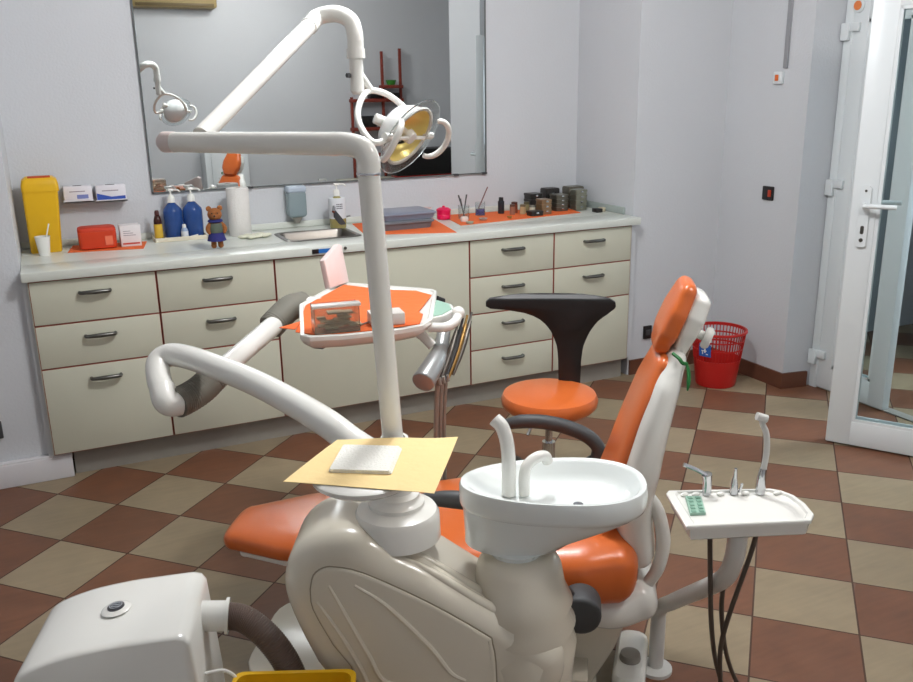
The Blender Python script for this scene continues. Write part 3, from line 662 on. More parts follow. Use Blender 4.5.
b = BM(); box(b, (.001, -.004, -.012), (.002, .004, .014), M=M_); cyl(b, M_ @ Vector((.001, -.002, .021)), M_ @ Vector((.002, -.002, .021)), .006); box(b, (.001, -.02, -.004), (.002, .01, .001), M=M_); box(b, (.001, -.016, -.022), (.002, -.011, -.003), M=M_); box(b, (.001, .006, -.022), (.002, .018, -.017), M=M_)
part('printed_figure', b, WHITE, st)

# ------------------------------------------------------------------ stool
sx, sy = 1.62, 2.67
stl = thing('dentist_stool', 'round orange stool with a black T-shaped backrest', 'stool', (sx, sy, 0))
b = lathe(BM(), [(0, .392), (.14, .392), (.165, .398), (.180, .414), (.183, .436), (.174, .456), (.14, .468), (0, .474)], (sx, sy, 0), n=48); part('seat', b, ORANGE, stl)
part('seat_plate', lathe(BM(), [(0, .376), (.09, .376), (.09, .393), (0, .393)], (sx, sy, 0)), BLACK, stl)
part('gas_lift', cyl(cyl(BM(), (sx, sy, .09), (sx, sy, .26), .025), (sx, sy, .25), (sx, sy, .39), .014), CHROME, stl)
b = BM()
for k in range(5):
    a = R(72*k+20); box(b, (.02, -.017, .075), (.26, .017, .10), .006, M=Matrix.Translation((sx, sy, 0)) @ Matrix.Rotation(a, 4, 'Z'))
part('star_base', b, BLACK, stl)
for k in range(5):
    a = R(72*k+20); cx, cy = sx+.25*math.cos(a), sy+.25*math.sin(a)
    b = cyl(BM(), (cx-.012, cy, .027), (cx+.012, cy, .027), .0265, bev=.004); cyl(b, (cx, cy, .03), (cx, cy, .08), .008); part('caster', b, BLACK, stl)
# lever
part('lever', tube(BM(), [(sx, sy, .38), (sx-.10, sy-.06, .375), (sx-.14, sy-.08, .34)], .006, n=8), CHROME, stl)
def stool_back():
    # T outline in (x, z), bent around the sitter
    outl = [(-.215, .80), (-.222, .82), (-.215, .842), (-.17, .852), (-.10, .858), (0, .858), (.10, .854), (.17, .842), (.20, .828), (.212, .80), (.200, .778), (.17, .768), (.125, .745), (.095, .70), (.085, .65), (.085, .58), (.085, .50), (.085, .45), (.01, .45), (.01, .50), (.01, .58), (.008, .65), (-.01, .71), (-.05, .765), (-.10, .79), (-.16, .796)]
    return outl
import math as _m
M_ = Matrix.Translation((1.690, 2.775, -.034)) @ Matrix.Rotation(R(-30), 4, 'Z')
b = BM(); t_ = bmesh.new()
ol = stool_back()
# dense grid through rows of z
def hw(z):
    L_ = [(.44, .030, .112), (.60, .026, .115), (.64, .020, .122), (.67, .010, .132), (.70, -.004, .145), (.725, -.022, .160), (.745, -.045, .176), (.76, -.072, .192), (.772, -.105, .208), (.785, -.17, .222), (.793, -.235, .232), (.803, -.252, .238), (.82, -.252, .236), (.832, -.238, .215), (.840, -.18, .17), (.846, -.12, .11)]
    for a, c in zip(L_, L_[1:]):
        if a[0] <= z <= c[0]:
            f = (z-a[0])/(c[0]-a[0]); return a[1]+(c[1]-a[1])*f, a[2]+(c[2]-a[2])*f
    return L_[-1][1:]
zs = [.44, .47, .50, .54, .58, .62, .64, .66, .68, .70, .715, .73, .745, .76, .772, .78, .785, .789, .793, .798, .803, .812, .82, .827, .832, .837, .841, .844, .846]
rings = []
for z in zs:
    l, r_ = hw(z); ring = []
    th = .017 if z < .70 else .021
    th *= max(.25, min(1, (.850-z)/.022))
    nn = 14
    def bend(x): return -.42*x*x*max(0, min(1, (z-.66)/.1))*1.0
    for i in range(nn+1):
        x = l+(r_-l)*i/nn; e = max(.25, math.sin(math.pi*min(max(i/nn, .04), .96))**.35); ring.append((x, bend(x)+th*e, z))
    for i in range(nn, -1, -1):
        x = l+(r_-l)*i/nn; e = max(.25, math.sin(math.pi*min(max(i/nn, .04), .96))**.35); ring.append((x, bend(x)-th*e, z))
    rings.append([(x, y+.02*(z-.5), z) for x, y, z in ring])
skin(t_, rings); merge(b, t_, M_)
part('backrest', b, BLACK, stl)
b = tube(BM(), [(sx, sy, .392), (1.68, 2.73, .388), (1.735, 2.76, .40), (1.735, 2.752, .50)], .013, n=10); part('back_bracket', b, BLACK, stl)

# ------------------------------------------------------------------ dental chair (local frame: +x towards the head end, -y towards the camera)
HX = (1.37, 1.65)
CA = R(-33)
ch = thing('dental_chair', 'orange and white dental chair with a reclined backrest and headrest', 'dental chair', (HX[0], HX[1], 0), CA)
def lp(name, bm, m, parent=ch, label=None, **k):
    o = obj(name, bm, m, parent, **k)
    if label: o['label'] = label
    return o
# legrest + seat
lp('legrest', cushion(BM(), [(-1.17, .375), (-1.02, .39), (-.85, .405), (-.66, .42)], [.10, .165, .195, .22], [.065, .07, .075, .08], endr=.04), ORANGE)
lp('legrest_shell', cushion(BM(), [(-1.14, .335), (-1.0, .350), (-.85, .362), (-.64, .37)], [.085, .145, .18, .20], [.025, .03, .035, .04], endr=.03), WHITE)
lp('seat', cushion(BM(), [(-.62, .42), (-.50, .425), (-.35, .415), (-.22, .405), (-.14, .40)], [.225, .25, .26, .255, .225], [.10, .12, .14, .18, .19], endr=.055), ORANGE)
lp('seat_shell', cushion(BM(), [(-.60, .33), (-.45, .325), (-.30, .305), (-.15, .28), (-.07, .30)], [.19, .21, .215, .20, .17], [.05, .06, .08, .10, .12], endr=.04), WHITE)
# backrest
lp('backrest', cushion(BM(), [(-.175, .52), (-.138, .62), (-.103, .73), (-.066, .84), (-.042, .905)], [.135, .145, .14, .13, .105], [.06, .06, .06, .056, .048], endr=.035, e=3), ORANGE)
lp('backrest_shell', cushion(BM(), [(-.080, .42), (-.100, .55), (-.084, .66), (-.058, .78), (-.032, .87), (-.012, .920)], [.15, .175, .182, .168, .148, .115], [.09, .11, .105, .09, .075, .055], endr=.03, e=3), WHITE)
lp('back_bracket', tube(BM(), [(-.070, -.12, .60), (-.040, -.12, .55), (-.022, -.12, .47), (-.032, -.12, .39), (-.065, -.11, .32)], [.014, .017, .018, .017, .014], n=14), WHITE)
# headrest
hr = lp('headrest', cushion(BM(), [(-.040, .962), (-.030, .99), (-.010, 1.04), (.010, 1.085)], [.066, .086, .088, .070], [.044, .050, .050, .044], endr=.028, e=4), ORANGE)
lp('headrest_shell', cushion(BM(), [(.002, .945), (.016, .99), (.030, 1.03), (.043, 1.062)], [.055, .074, .078, .066], [.036, .050, .056, .050], endr=.02, e=4.5), WHITE)
b = BM(); tube(b, [(.0, 0, .88), (.022, 0, .96), (.04, 0, 1.0)], .016, n=12); lp('headrest_stem', b, CHROME)
kb = lathe(BM(), [(0, 0), (.024, 0), (.028, .006), (.028, .014), (.022, .02), (0, .02)], (.058, -.02, .975), axis=(1, -.2, -.35)); tube(kb, [(.03, -.02, .99), (.060, -.02, .975)], .012, smooth=False); lp('headrest_knob', kb, WHITE)
# armrests
for n_, pts in ((-.31, [(-.475, .583), (-.44, .598), (-.40, .606), (-.34, .606), (-.27, .592), (-.21, .566), (-.178, .530), (-.182, .49)]),
                (.33, [(-.60, .655), (-.54, .660), (-.47, .655), (-.41, .640), (-.355, .605), (-.325, .555)])):
    sg_ = 1 if n_ > 0 else -1
    arm = lp('armrest', tube(BM(), [(a, -n_, b_) for a, b_ in pts], [.014, .021, .022, .022, .020], n=14), DGREY)
    sup_ = tube(BM(), [(pts[-1][0], -n_, pts[-1][1]+.01), ((pts[-1][0]-.25)/2, -n_, .47), (-.235, -n_+.01*sg_, .40)], .015, n=12)
    lp('support', sup_, BLACK, arm)
    lp('hub', cyl(BM(), (-.225, -n_-.022*sg_, .385), (-.225, -n_+.055*sg_, .385), .048, bev=.01), DGREY, arm)
# base
b = BM(); prism(b, [(-.42, .0), (-.42, .035), (-.30, .06), (-.27, .12), (-.24, .26), (-.09, .26), (-.13, .14), (-.165, .07), (-.185, .03), (-.185, 0)], -.12, .12, 'xz', bev=.02); lp('pedestal', b, BODYW)
b = prism(BM(), rrect(-1.15, -.20, -.175, .20, .10), .0, .028, bev=.006); lp('base_plate', b, BODYW)
b = BM(); box(b, (-.40, -.225, .12), (-.24, -.10, .19), .006); box(b, (-.34, -.215, .055), (-.20, -.11, .11), .004); lp('linkage', b, BODYW)
b = BM(); cyl(b, (-.262, -.232, .175), (-.262, -.222, .175), .012); cyl(b, (-.225, -.222, .08), (-.225, -.212, .08), .012); lp('bolt', b, DGREY)
def chair_w(s, n, z): 
    v = Matrix.Rotation(CA, 4, 'Z') @ Vector((s, -n, 0)); return (HX[0]+v.x, HX[1]+v.y, z)
b = BM()
tube(b, [chair_w(-.022, .105, .955), chair_w(-.010, .128, .950), chair_w(-.003, .135, .942), chair_w(.006, .13, .938)], .0045, n=6)
tube(b, [chair_w(.010, .11, .935), chair_w(.014, .125, .915), chair_w(.014, .135, .895), chair_w(.012, .14, .875)], [.003, .0045, .005, .002], n=6)
solo('green_ribbon', b, simple('ribbon_green', (28, 108, 50), .6), 'green ribbon hanging below the headrest of the dental chair', 'ribbon', chair_w(.03, .11, .93))

# ------------------------------------------------------------------ foot switch
fx, fy = 1.302, 1.690
fs = thing('foot_switch', 'white foot switch unit with a grey knob beside the chair base', 'foot switch', (fx, fy, 0), R(50))
b = skin(BM(), [[(p*1.0, q, z) for p, q in rrect(-.14*k1, -.044*k1, .10*k1, .044*k1, .036*k1)] for k1, z in ((1, .0), (1, .045), (.93, .062), (.75, .072))]); obj('housing', b, WHITE, fs)
obj('knob', lathe(BM(), [(0, 0), (.028, 0), (.029, .005), (.026, .020), (.018, .025), (0, .026)], (-.055, 0, .071)), GREY, fs)

# ------------------------------------------------------------------ assistant tray on its arm
at = thing('assistant_console', 'small white instrument console on a bent pole beside the chair', 'instrument console', (1.362, 1.656, 0))
p0 = (1.362, 1.656)
b = BM(); lathe(b, [(0, 0), (.045, 0), (.045, .01), (.028, .016), (0, .016)], (p0[0], p0[1], 0))
tube(b, [(1.362, 1.656, .010), (1.363, 1.657, .09), (1.364, 1.658, .155), (1.357, 1.645, .205), (1.331, 1.568, .275), (1.304, 1.489, .345), (1.275, 1.405, .418), (1.248, 1.33, .484), (1.228, 1.275, .540), (1.217, 1.245, .60), (1.215, 1.238, .665)], .0205, n=16, k=6)
part('support_pole', b, mat('grey_white_paint', (206, 206, 202), .3, noise=.03), at)
ta = math.atan2(-.094, .207)
TM = Matrix.Translation((1.235, 1.272, .70)) @ Matrix.Rotation(ta, 4, 'Z')
def tl(x, y):
    v = TM.inverted() @ Vector((x, y, .70)); return (v.x, v.y)
pl = [tl(*q) for q in ((1.091, 1.255), (1.335, 1.160), (1.362, 1.178), (1.383, 1.222), (1.391, 1.262), (1.384, 1.292), (1.369, 1.310), (1.162, 1.404), (1.150, 1.395))]
pc = (sum(q[0] for q in pl)/len(pl), sum(q[1] for q in pl)/len(pl))
rings = [[(pc[0]+(x-pc[0])*a, pc[1]+(y-pc[1])*a, z) for x, y in pl] for a, z in ((.88, -.036), (.93, -.032), (.95, -.008), (1, -.006), (1, 0), (.985, .002), (.90, .002), (.87, -.003), (.05, -.003))]
b = BM(); t_ = bmesh.new(); skin(t_, rings); merge(b, t_, TM); cb = part('console_body', b, WHITE, at, angle=30)
kq = [tl(*q) for q in ((1.176, 1.362), (1.206, 1.346), (1.164, 1.282), (1.133, 1.294))]
b = prism(BM(), kq, -.0026, .0035, M=TM); kp = part('keypad', b, simple('keypad_green', (150, 186, 168), .4), at, label='pale green keypad')
b = BM()
for i in range(2):
    for j in range(5):
        u, v = (i+.5)/2, (j+.5)/5
        qx = (kq[0][0]*(1-u)+kq[1][0]*u)*(1-v)+(kq[3][0]*(1-u)+kq[2][0]*u)*v; qy = (kq[0][1]*(1-u)+kq[1][1]*u)*(1-v)+(kq[3][1]*(1-u)+kq[2][1]*u)*v
        box(b, (qx-.005, qy-.006, .003), (qx+.005, qy+.006, .0052), .001, M=TM)
part('keys', b, simple('key_green', (122, 164, 144), .4), kp)
for k, x in enumerate((-.09, -.065, -.01, .045, .115)):
    part('holder_notch', sphere(BM(), TM @ Vector((x, .070, .001)), .008, (1.3, .8, .6), n=10), WHITE, at)
def cw(x, y, z): return tuple(TM @ Vector((x, y, z)))
i1 = thing('suction_handpiece', 'steel handpiece with a diagonal tip at the left rear of the console', 'handpiece', cw(-.040, 0.074, .005))
part('valve_body', tube(BM(), [cw(-.040, 0.074, .0), cw(-.040, 0.074, .03), cw(-.043, 0.072, .048)], [.010, .010, .012], n=12), CHROME, i1)
part('tip', tube(BM(), [cw(-.043, 0.072, .045), cw(-.066, 0.074, .058), cw(-.094, 0.076, .070)], .005, n=8), CHROME, i1)
i2 = thing('scaler_handpiece', 'short steel handpiece in the middle of the console rear edge', 'handpiece', cw(.020, 0.074, .005))
part('handle', tube(BM(), [cw(.020, 0.074, .0), cw(.020, 0.074, .03), cw(.020, 0.072, .060)], [.010, .008, .005, .0035], n=12), CHROME, i2)
part('side_lever', tube(BM(), [cw(.032, 0.072, .003), cw(.036, 0.070, .024)], .003, n=8, smooth=False), CHROME, i2)
i3 = thing('saliva_ejector', 'long curved grey-white suction tube at the right rear of the console', 'suction tube', cw(.078, 0.072, .005))
part('grip', tube(BM(), [cw(.078, 0.072, .0), cw(.078, 0.071, .035), cw(.080, 0.070, .06)], [.011, .010, .008], n=12), CHROME, i3)
part('suction_pipe', tube(BM(), [cw(.080, 0.070, .055), cw(.083, 0.069, .10), cw(.079, 0.068, .14), cw(.068, 0.066, .165), cw(.065, 0.066, .178)], .0065, n=10), mat('grey_white_paint', (206, 206, 202), .3), i3)
part('pipe_end', tube(BM(), [cw(.054, 0.066, .184), cw(.076, 0.066, .177)], .009, n=10, smooth=False), mat('grey_white_paint', (206, 206, 202), .3), i3)
HB = mat('dark_hose', (84, 74, 66), .5, noise=.1)
hoses = [([cw(-.045, .02, -.033), cw(-.040, .02, -.12), cw(-.02, .03, -.32), (1.37, 1.42, .14), (1.42, 1.40, .012), (1.50, 1.36, .010)], 'left dark hose hanging under the instrument console'),
         ([cw(.055, .01, -.033), cw(.048, .01, -.10), cw(.005, .03, -.34), (1.355, 1.40, .12), (1.38, 1.47, .012), (1.42, 1.55, .010)], 'right dark hose hanging under the instrument console'),
         ([cw(.012, .045, -.033), cw(.010, .05, -.15), cw(.01, .06, -.30), (1.38, 1.38, .16), (1.46, 1.30, .012), (1.56, 1.24, .010)], 'middle dark hose hanging behind the pole of the instrument console')]
for pts, lb in hoses: solo('suction_hose', tube(BM(), pts, .0055, n=10), HB, lb, 'hose', pts[0], group='dark hoses under the instrument console')

# ------------------------------------------------------------------ dental unit (frame of its own)
UA = math.atan2(-.44, .898)
def U(s, n, z):
    v = Matrix.Rotation(UA, 4, 'Z') @ Vector((s, -n, 0)); return (HX[0]+v.x, HX[1]+v.y, z)
UM = Matrix.Translation((HX[0], HX[1], 0)) @ Matrix.Rotation(UA, 4, 'Z')
du = thing('dental_unit', 'ivory dental unit cabinet with spittoon bowl, pole and instrument arm', 'dental unit', U(-.62, .5, 0), UA)
def up(name, bm, m, parent=du, label=None, **k):   # bm in (s, -n, z) unit coordinates
    bmesh.ops.transform(bm, matrix=UM, verts=bm.verts); return part(name, bm, m, parent, label, **k)
outer = [(-.66, .700), (-.60, .668), (-.505, .602), (-.42, .548), (-.345, .50), (-.328, .46), (-.335, .41), (-.36, .36), (-.375, .30), (-.375, .02), (-.79, .02), (-.79, .36), (-.83, .46), (-.858, .53), (-.880, .60), (-.884, .65), (-.868, .70), (-.832, .736), (-.79, .752), (-.745, .752), (-.70, .732)]
sp2 = [tuple(v)[:2] for v in smooth_path([(a, b_, 0) for a, b_ in outer+[outer[0]]], 3)][:-1]
def inset(poly, d):
    out = []; n = len(poly)
    cx = sum(p[0] for p in poly)/n; cz = sum(p[1] for p in poly)/n
    ar = sum(poly[i][0]*poly[(i+1) % n][1]-poly[(i+1) % n][0]*poly[i][1] for i in range(n))
    sg = 1 if ar > 0 else -1
    for i in range(n):
        a, b_, c = Vector(poly[i-1]), Vector(poly[i]), Vector(poly[(i+1) % n])
        t = (c-a); 
        if t.length < 1e-9: t = Vector((1, 0))
        t.normalize(); nrm = Vector((-t.y, t.x))*sg; q = b_+nrm*d; out.append((q.x, q.y))
    return out
def rounded_slab(bm, poly, n0, n1, r, seg=7):
    rings = []
    for q in range(seg+1):
        a = math.pi/2*q/seg; rings.append([(x, -(n0+r*(1-math.cos(a))), z) for x, z in inset(poly, r*(1-math.sin(a)))])
    for q in range(seg, -1, -1):
        a = math.pi/2*q/seg; rings.append([(x, -(n1-r*(1-math.cos(a))), z) for x, z in inset(poly, r*(1-math.sin(a)))])
    t = bmesh.new(); skin(t, rings); merge(bm, t); return bm
b = rounded_slab(BM(), sp2, .385, .612, .048); body = up('unit_body', b, BODYW, angle=50)
# front panel, slightly proud with raised ribs
pan = [(-.828, .645), (-.820, .676), (-.800, .692), (-.775, .694), (-.72, .680), (-.60, .617), (-.490, .545), (-.474, .522), (-.466, .43), (-.466, .10), (-.745, .10), (-.745, .42), (-.79, .52), (-.825, .60)]
sp3 = [tuple(v)[:2] for v in smooth_path([(a, c, 0) for a, c in pan+[pan[0]]], 3)][:-1]
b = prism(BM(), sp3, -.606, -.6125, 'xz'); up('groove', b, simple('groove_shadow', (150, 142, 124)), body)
b = BM(); t_ = bmesh.new(); skin(t_, [[(x, y, z) for x, z in inset(sp3, d)] for d, y in ((.003, -.608), (.003, -.6150), (.005, -.6165), (.009, -.6172))]); merge(b, t_); fp = up('front_panel', b, BODYW)
for pts in ([(-.79, .655), (-.765, .60), (-.72, .50), (-.69, .44), (-.62, .428), (-.55, .42)], [(-.74, .655), (-.68, .61), (-.60, .52), (-.56, .46), (-.53, .44)], [(-.815, .62), (-.77, .54), (-.73, .45), (-.71, .36), (-.69, .28)]):
    b = tube(BM(), [(s, -.6155, z) for s, z in pts], [.0035, .006, .006, .004], n=8); up('raised_rib', b, BODYW, fp)
# flowing ridge lines on the side of the body
for off, sc in ((0, 1), (.034, 1.1)):
    b = tube(BM(), [(-.655, -.572+off, .691), (-.60, -.576+off, .662), (-.505, -.576+off, .596), (-.43, -.572+off, .548), (-.375, -.560+off, .515), (-.345, -.53+off, .498), (-.34, -.47, .495)], [.004*sc, .010*sc, .012*sc, .012*sc, .010*sc, .008*sc], n=12); up('ridge', b, BODYW, body)
# raised collar for the bowl
b = lathe(BM(), [(.112, .10), (.114, .40), (.120, .460), (.110, .488), (.117, .508), (.103, .535), (.110, .556), (.094, .590), (.086, .635), (.075, .655), (.055, .662), (0, .664)], (-.418, -.50, 0), n=44); up('bowl_collar', b, BODYW, body, angle=60)
# pole socket with stepped rings
b = lathe(BM(), [(.088, .70), (.086, .748), (.080, .758), (.060, .765), (.056, .768), (.056, .776), (.050, .780), (.046, .786), (.046, .792), (.036, .80), (.030, .83), (0, .83)], (-.665, -.5, 0), n=36); up('pole_socket', b, WHITE)
# pole leaning a hair, with metal ring
PB0, PB1 = Vector((-.663, -.5, .82)), Vector((-.692, -.5, 1.424))
b = tube(BM(), [PB0, PB1], .0205, smooth=False, n=24); pole = up('pole', b, WHITE)
b = lathe(BM(), [(.0215, 0), (.0225, .001), (.0225, .004), (.0215, .005)], PB1-Vector((0, 0, .004))); up('metal_ring', b, CHROME, pole)
# round shelf
b = lathe(BM(), [(.0215, .80), (.029, .80), (.029, .905), (.027, .912), (.0215, .912), (.0215, .80)], (-.6645, -.5, 0)); up('pole_sleeve', b, WHITE, pole)
SHC = UM.inverted() @ Vector((.440, 1.345, 0))
b = lathe(BM(), [(0, .898), (.045, .898), (.080, .905), (.093, .914), (.095, .922), (.090, .925), (0, .925)], (SHC.x, SHC.y, 0), n=40); tube(b, [(SHC.x+.03, SHC.y+.02, .905), (-.69, -.505, .890)], .014, smooth=False, n=12); up('round_shelf', b, WHITE)
# spittoon bowl: oval rim, hollow, foot reaching back to the collar
def oval(a, b_, cx, cy, z, e=2.2, egg=.0, n=48):
    return [(cx+x*(1+0), -(cy)+y*(1+egg*x/a), z) for x, y in sup(n, a, b_, e)]
cx, cn = -.590+.185-.085, .505
BCX, BCN = -.485+.0, .515
bowl_c = Vector((.850, 1.383, 0)); inv = UM.inverted() @ bowl_c; bcx, bcy = inv.x, inv.y
def ov(a, b_, dx, z, egg=.18): return [(bcx+dx+x, bcy+y*(1+egg*x/a), z) for x, y in sup(48, a, b_, 2.25)]
foot = (-.43-bcx)
rings = [[(-.425+.050*math.cos(2*math.pi*i/48), -.50+.050*math.sin(2*math.pi*i/48), .655) for i in range(48)],
         [(-.425+.056*math.cos(2*math.pi*i/48), -.50+.056*math.sin(2*math.pi*i/48), .672) for i in range(48)]]
foot = -.425-bcx
rings += [ov(.106, .076, -.074, .674, 0), ov(.118, .084, -.062, .692, .03), ov(.160, .094, -.022, .724, .1), ov(.178, .102, -.005, .742, .12), ov(.183, .104, 0, .752, .15), ov(.187, .110, 0, .755), ov(.190, .113, 0, .764), ov(.190, .113, 0, .795), ov(.187, .111, 0, .802), ov(.180, .105, 0, .802), ov(.172, .098, .002, .796), ov(.152, .088, .010, .776), ov(.115, .070, .022, .762), ov(.06, .04, .03, .757), ov(.01, .01, .03, .756)]
b = skin(BM(), rings); bw = up('spittoon_bowl', b, PORC, angle=50)
up('drain', lathe(BM(), [(0, .757), (.010, .757), (.010, .7595), (0, .7595)], (bcx+.05, bcy-.02, 0)), CHROME, bw)
b = BM(); tube(b, [(-.438, -.455, .765), (-.438, -.455, .83), (-.442, -.455, .88), (-.452, -.450, .912), (-.466, -.442, .925)], .0145, n=16); up('cup_filler', b, WHITE, bw)
b = BM(); tube(b, [(-.406, -.455, .765), (-.406, -.455, .805), (-.400, -.448, .826), (-.380, -.435, .838), (-.362, -.425, .836), (-.356, -.42, .822)], .0115, n=14); up('rinse_spout', b, WHITE, bw)
# ---- pole top and lamp arms
AE = Vector((.222, 1.86, 1.474))
pt = UM @ Vector((-.692, -.5, 1.424))
d_ = (AE-Vector((pt.x, pt.y, 1.474))).normalized()
top = Vector((pt.x, pt.y, 1.474))
b = BM(); tube(b, [pt, pt+Vector((0, 0, .022)), top+Vector((0, 0, -.008))+d_*.012, top+d_*.045, top+d_*.07], .0212, n=24, k=8)
tube(b, [top+d_*.068, AE-d_*.01], [.0215, .0195], n=24, smooth=False); arm1 = part('lower_lamp_arm', b, WHITE, du)
b = tube(BM(), [AE-d_*.03, AE-d_*.004], .0205, n=24, smooth=False); cyl(b, AE-d_*.004, AE+d_*.004, .019, .015); part('end_cap', b, simple('cap_pinkish_white', (214, 200, 196)), arm1)
ol_ = thing('operating_light', 'white dental operating light with two C-shaped handles on a jointed arm', 'operating light', (.30, 1.93, 1.47))
E1 = Vector((.71, 2.355, 1.758)); A0 = Vector((.318, 1.98, 1.478))
da = (E1-A0).normalized()
b = BM(); tube(b, [A0, E1-da*.06], .0205, smooth=False, n=24); part('upper_arm', b, WHITE, ol_)
b = tube(BM(), [E1-da*.068, E1-da*.048], .0222, smooth=False, n=24); part('arm_collar', b, WHITE, ol_)
b = tube(BM(), [E1-da*.06, E1-da*.01, Vector((.745, 2.325, 1.760)), Vector((.775, 2.30, 1.742)), Vector((.783, 2.292, 1.705)), Vector((.783, 2.292, 1.665))], .0215, n=24); part('elbow', b, WHITE, ol_)
b = tube(BM(), [(.783, 2.292, 1.672), (.783, 2.292, 1.648)], .0245, n=24, smooth=False); tube(b, [(.783, 2.292, 1.65), (.783, 2.292, 1.565)], .0185, n=24, smooth=False); cyl(b, (.783, 2.292, 1.566), (.783, 2.292, 1.556), .0185, .012); part('swivel', b, WHITE, ol_)
part('set_screw', cyl(BM(), (.762, 2.285, 1.605), (.752, 2.282, 1.605), .006, n=10), DGREY, ol_)
LC = Vector((.893, 2.210, 1.448)); ax = Vector((.46, -.66, -.52)).normalized()
sd = Vector((.773, .634, 0)); sd = (sd-ax*sd.dot(ax)).normalized(); upv = ax.cross(sd); upv = upv if upv.z > 0 else -upv
apex = Vector((.822, 2.298, 1.566))
part('link_arm', tube(BM(), [(.786, 2.287, 1.615), apex], [.010, .012, .011], n=10, smooth=False), WHITE, ol_)
yk = [LC-sd*.085+ax*.0, (.770, 2.140, 1.438), (.754, 2.19, 1.474), (.762, 2.236, 1.513), (.790, 2.272, 1.551), apex, (.865, 2.305, 1.558), (.905, 2.312, 1.535), (.938, 2.300, 1.500), LC+sd*.085]
part('yoke', tube(BM(), yk, .0085, n=10, k=4), WHITE, ol_)
def hl(prof, c, n=40):
    b = BM(); lathe(b, [(r*1.15, z*1.15) for r, z in prof], c, n=n, axis=ax); return b
# lamp dish: white back shell, mirrored yellow dish, clear shield
hd = part('lamp_shell', hl([(0, -.062), (.03, -.060), (.052, -.048), (.068, -.022), (.074, .0), (.071, .0), (.064, -.020), (.048, -.044), (.02, -.055), (0, -.056)], LC), mat('silvered_shell', (226, 228, 226), .15, noise=.02, coat=.5), ol_)
part('reflector', hl([(.004, -.052), (.03, -.050), (.047, -.040), (.062, -.018), (.0695, .0), (.0685, .0), (.061, -.017), (.046, -.038), (.03, -.048), (.004, -.050)], LC), mat('gold_reflector', (240, 222, 140), .3, metal=.35, noise=.05, nscale=80), ol_, label='yellow mirrored reflector')
part('rim', hl([(.070, -.004), (.076, -.004), (.078, .0), (.076, .005), (.070, .004), (.070, -.004)], LC), WHITE, ol_)
part('shield', hl([(.072, .002), (.098, .004), (.100, .006), (.098, .008), (.072, .006), (.072, .002)], LC), CLEARP, ol_)
b = BM(); cyl(b, LC-ax*.05, LC+ax*.004, .012); cyl(b, LC-ax*.005, LC+ax*.014, .020, .017, bev=.003); part('bulb_cover', b, WHITE, ol_)
part('bulb_socket', cyl(BM(), LC-upv*.012-ax*.03, LC-upv*.03-ax*.01, .012, .010), BLACK, ol_)
part('bulb_bracket', tube(BM(), [LC-sd*.075-upv*.004+ax*.004, LC+ax*.008, LC+sd*.075-upv*.004+ax*.004], .0055, n=8), WHITE, ol_)
for s in (-1, 1):
    c = LC+sd*s*.118+ax*.018
    part('pivot', cyl(BM(), LC+sd*s*.086, LC+sd*s*.118, .010, n=12), WHITE, ol_)
    pts = [c+(upv*math.cos(a)+(ax*.9+sd*s*.1)*math.sin(a)*.0+sd*s*math.sin(a)*.55+ax*math.sin(a)*.45)*.055-sd*s*.012 for a in [R(v) for v in range(-25, 186, 15)]]
    part('handle', tube(BM(), pts, [.007, .0085, .0085, .0085, .007], n=10, k=3), WHITE, ol_, label=None)
part('counter_knob', cyl(BM(), LC-ax*.06-sd*.03, LC-ax*.085-sd*.055, .015, .014, bev=.003), WHITE, ol_)

# ---- instrument arm and table
ia = thing('instrument_table', 'white instrument table with an orange cover on a tubular swing arm', 'instrument table', U(-.665, .5, .86))
arm_pts = [U(-.665, .5, .845), (.505, 1.60, .868), (.470, 1.665, .895), (.435, 1.80, .902), (.381, 1.97, .910), (.315, 2.13, .915), (.270, 2.235, .915), (.232, 2.285, .912), (.203, 2.285, .895), (.196, 2.235, .862), (.200, 2.20, .845)]
b = tube(BM(), arm_pts, .0305, n=24); lathe(b, [(.0295, .81), (.034, .812), (.034, .880), (.033, .885), (.0295, .887), (.0295, .81)], (U(-.665, .5, 0)[0], U(-.665, .5, 0)[1], 0)); part('lower_tube', b, WHITE, ia)
b = tube(BM(), [(.199, 2.21, .85), (.200, 2.185, .828), (.212, 2.18, .815), (.235, 2.185, .812)], .0325, n=20); part('clear_joint', b, WHITE, ia)
b = tube(BM(), [(.226, 2.185, .812), (.258, 2.205, .815), (.295, 2.22, .828), (.330, 2.235, .850), (.350, 2.24, .864)], .040, n=24, k=10, rib=.035, ribn=2); part('lower_sleeve', b, SLEEVE, ia, label='ribbed grey rubber sleeve at the lower elbow')
b = tube(BM(), [(.335, 2.237, .853), (.606, 2.69, .852)], [.028, .032], n=24, smooth=False); part('upper_tube', b, WHITE, ia)
TSC = 1.165
XF0 = Matrix.Translation((0, 0, 1.5661)) @ Matrix.Scale(TSC, 4) @ Matrix.Translation((0, 0, -1.5661))   # the table hangs a little lower and is a little larger than first drawn
XF = XF0
b = tube(BM(), [(.505, 2.303, .947), (.535, 2.32, .966), (.575, 2.345, .985), (.62, 2.37, .985)], .037, n=24, k=12, rib=.035, ribn=2); part('upper_sleeve', b, SLEEVE, ia, label='ribbed grey rubber sleeve by the table')
TT = 1.0
tp = [(.505, 1.985), (.52, 1.955), (.60, 1.93), (.74, 1.915), (.80, 1.925), (.845, 1.97), (.985, 2.255), (.985, 2.285), (.965, 2.31), (.79, 2.50), (.76, 2.505), (.585, 2.29)]
def ins2(poly, d): return inset(poly, d)
rings = [[(x, y, z) for x, y in ins2(tp, d)] for d, z in ((.05, TT-.036), (.03, TT-.032), (.008, TT-.018), (0, TT-.006), (0, TT+.004), (.003, TT+.006), (.010, TT+.006), (.013, TT), (.02, TT-.001))]
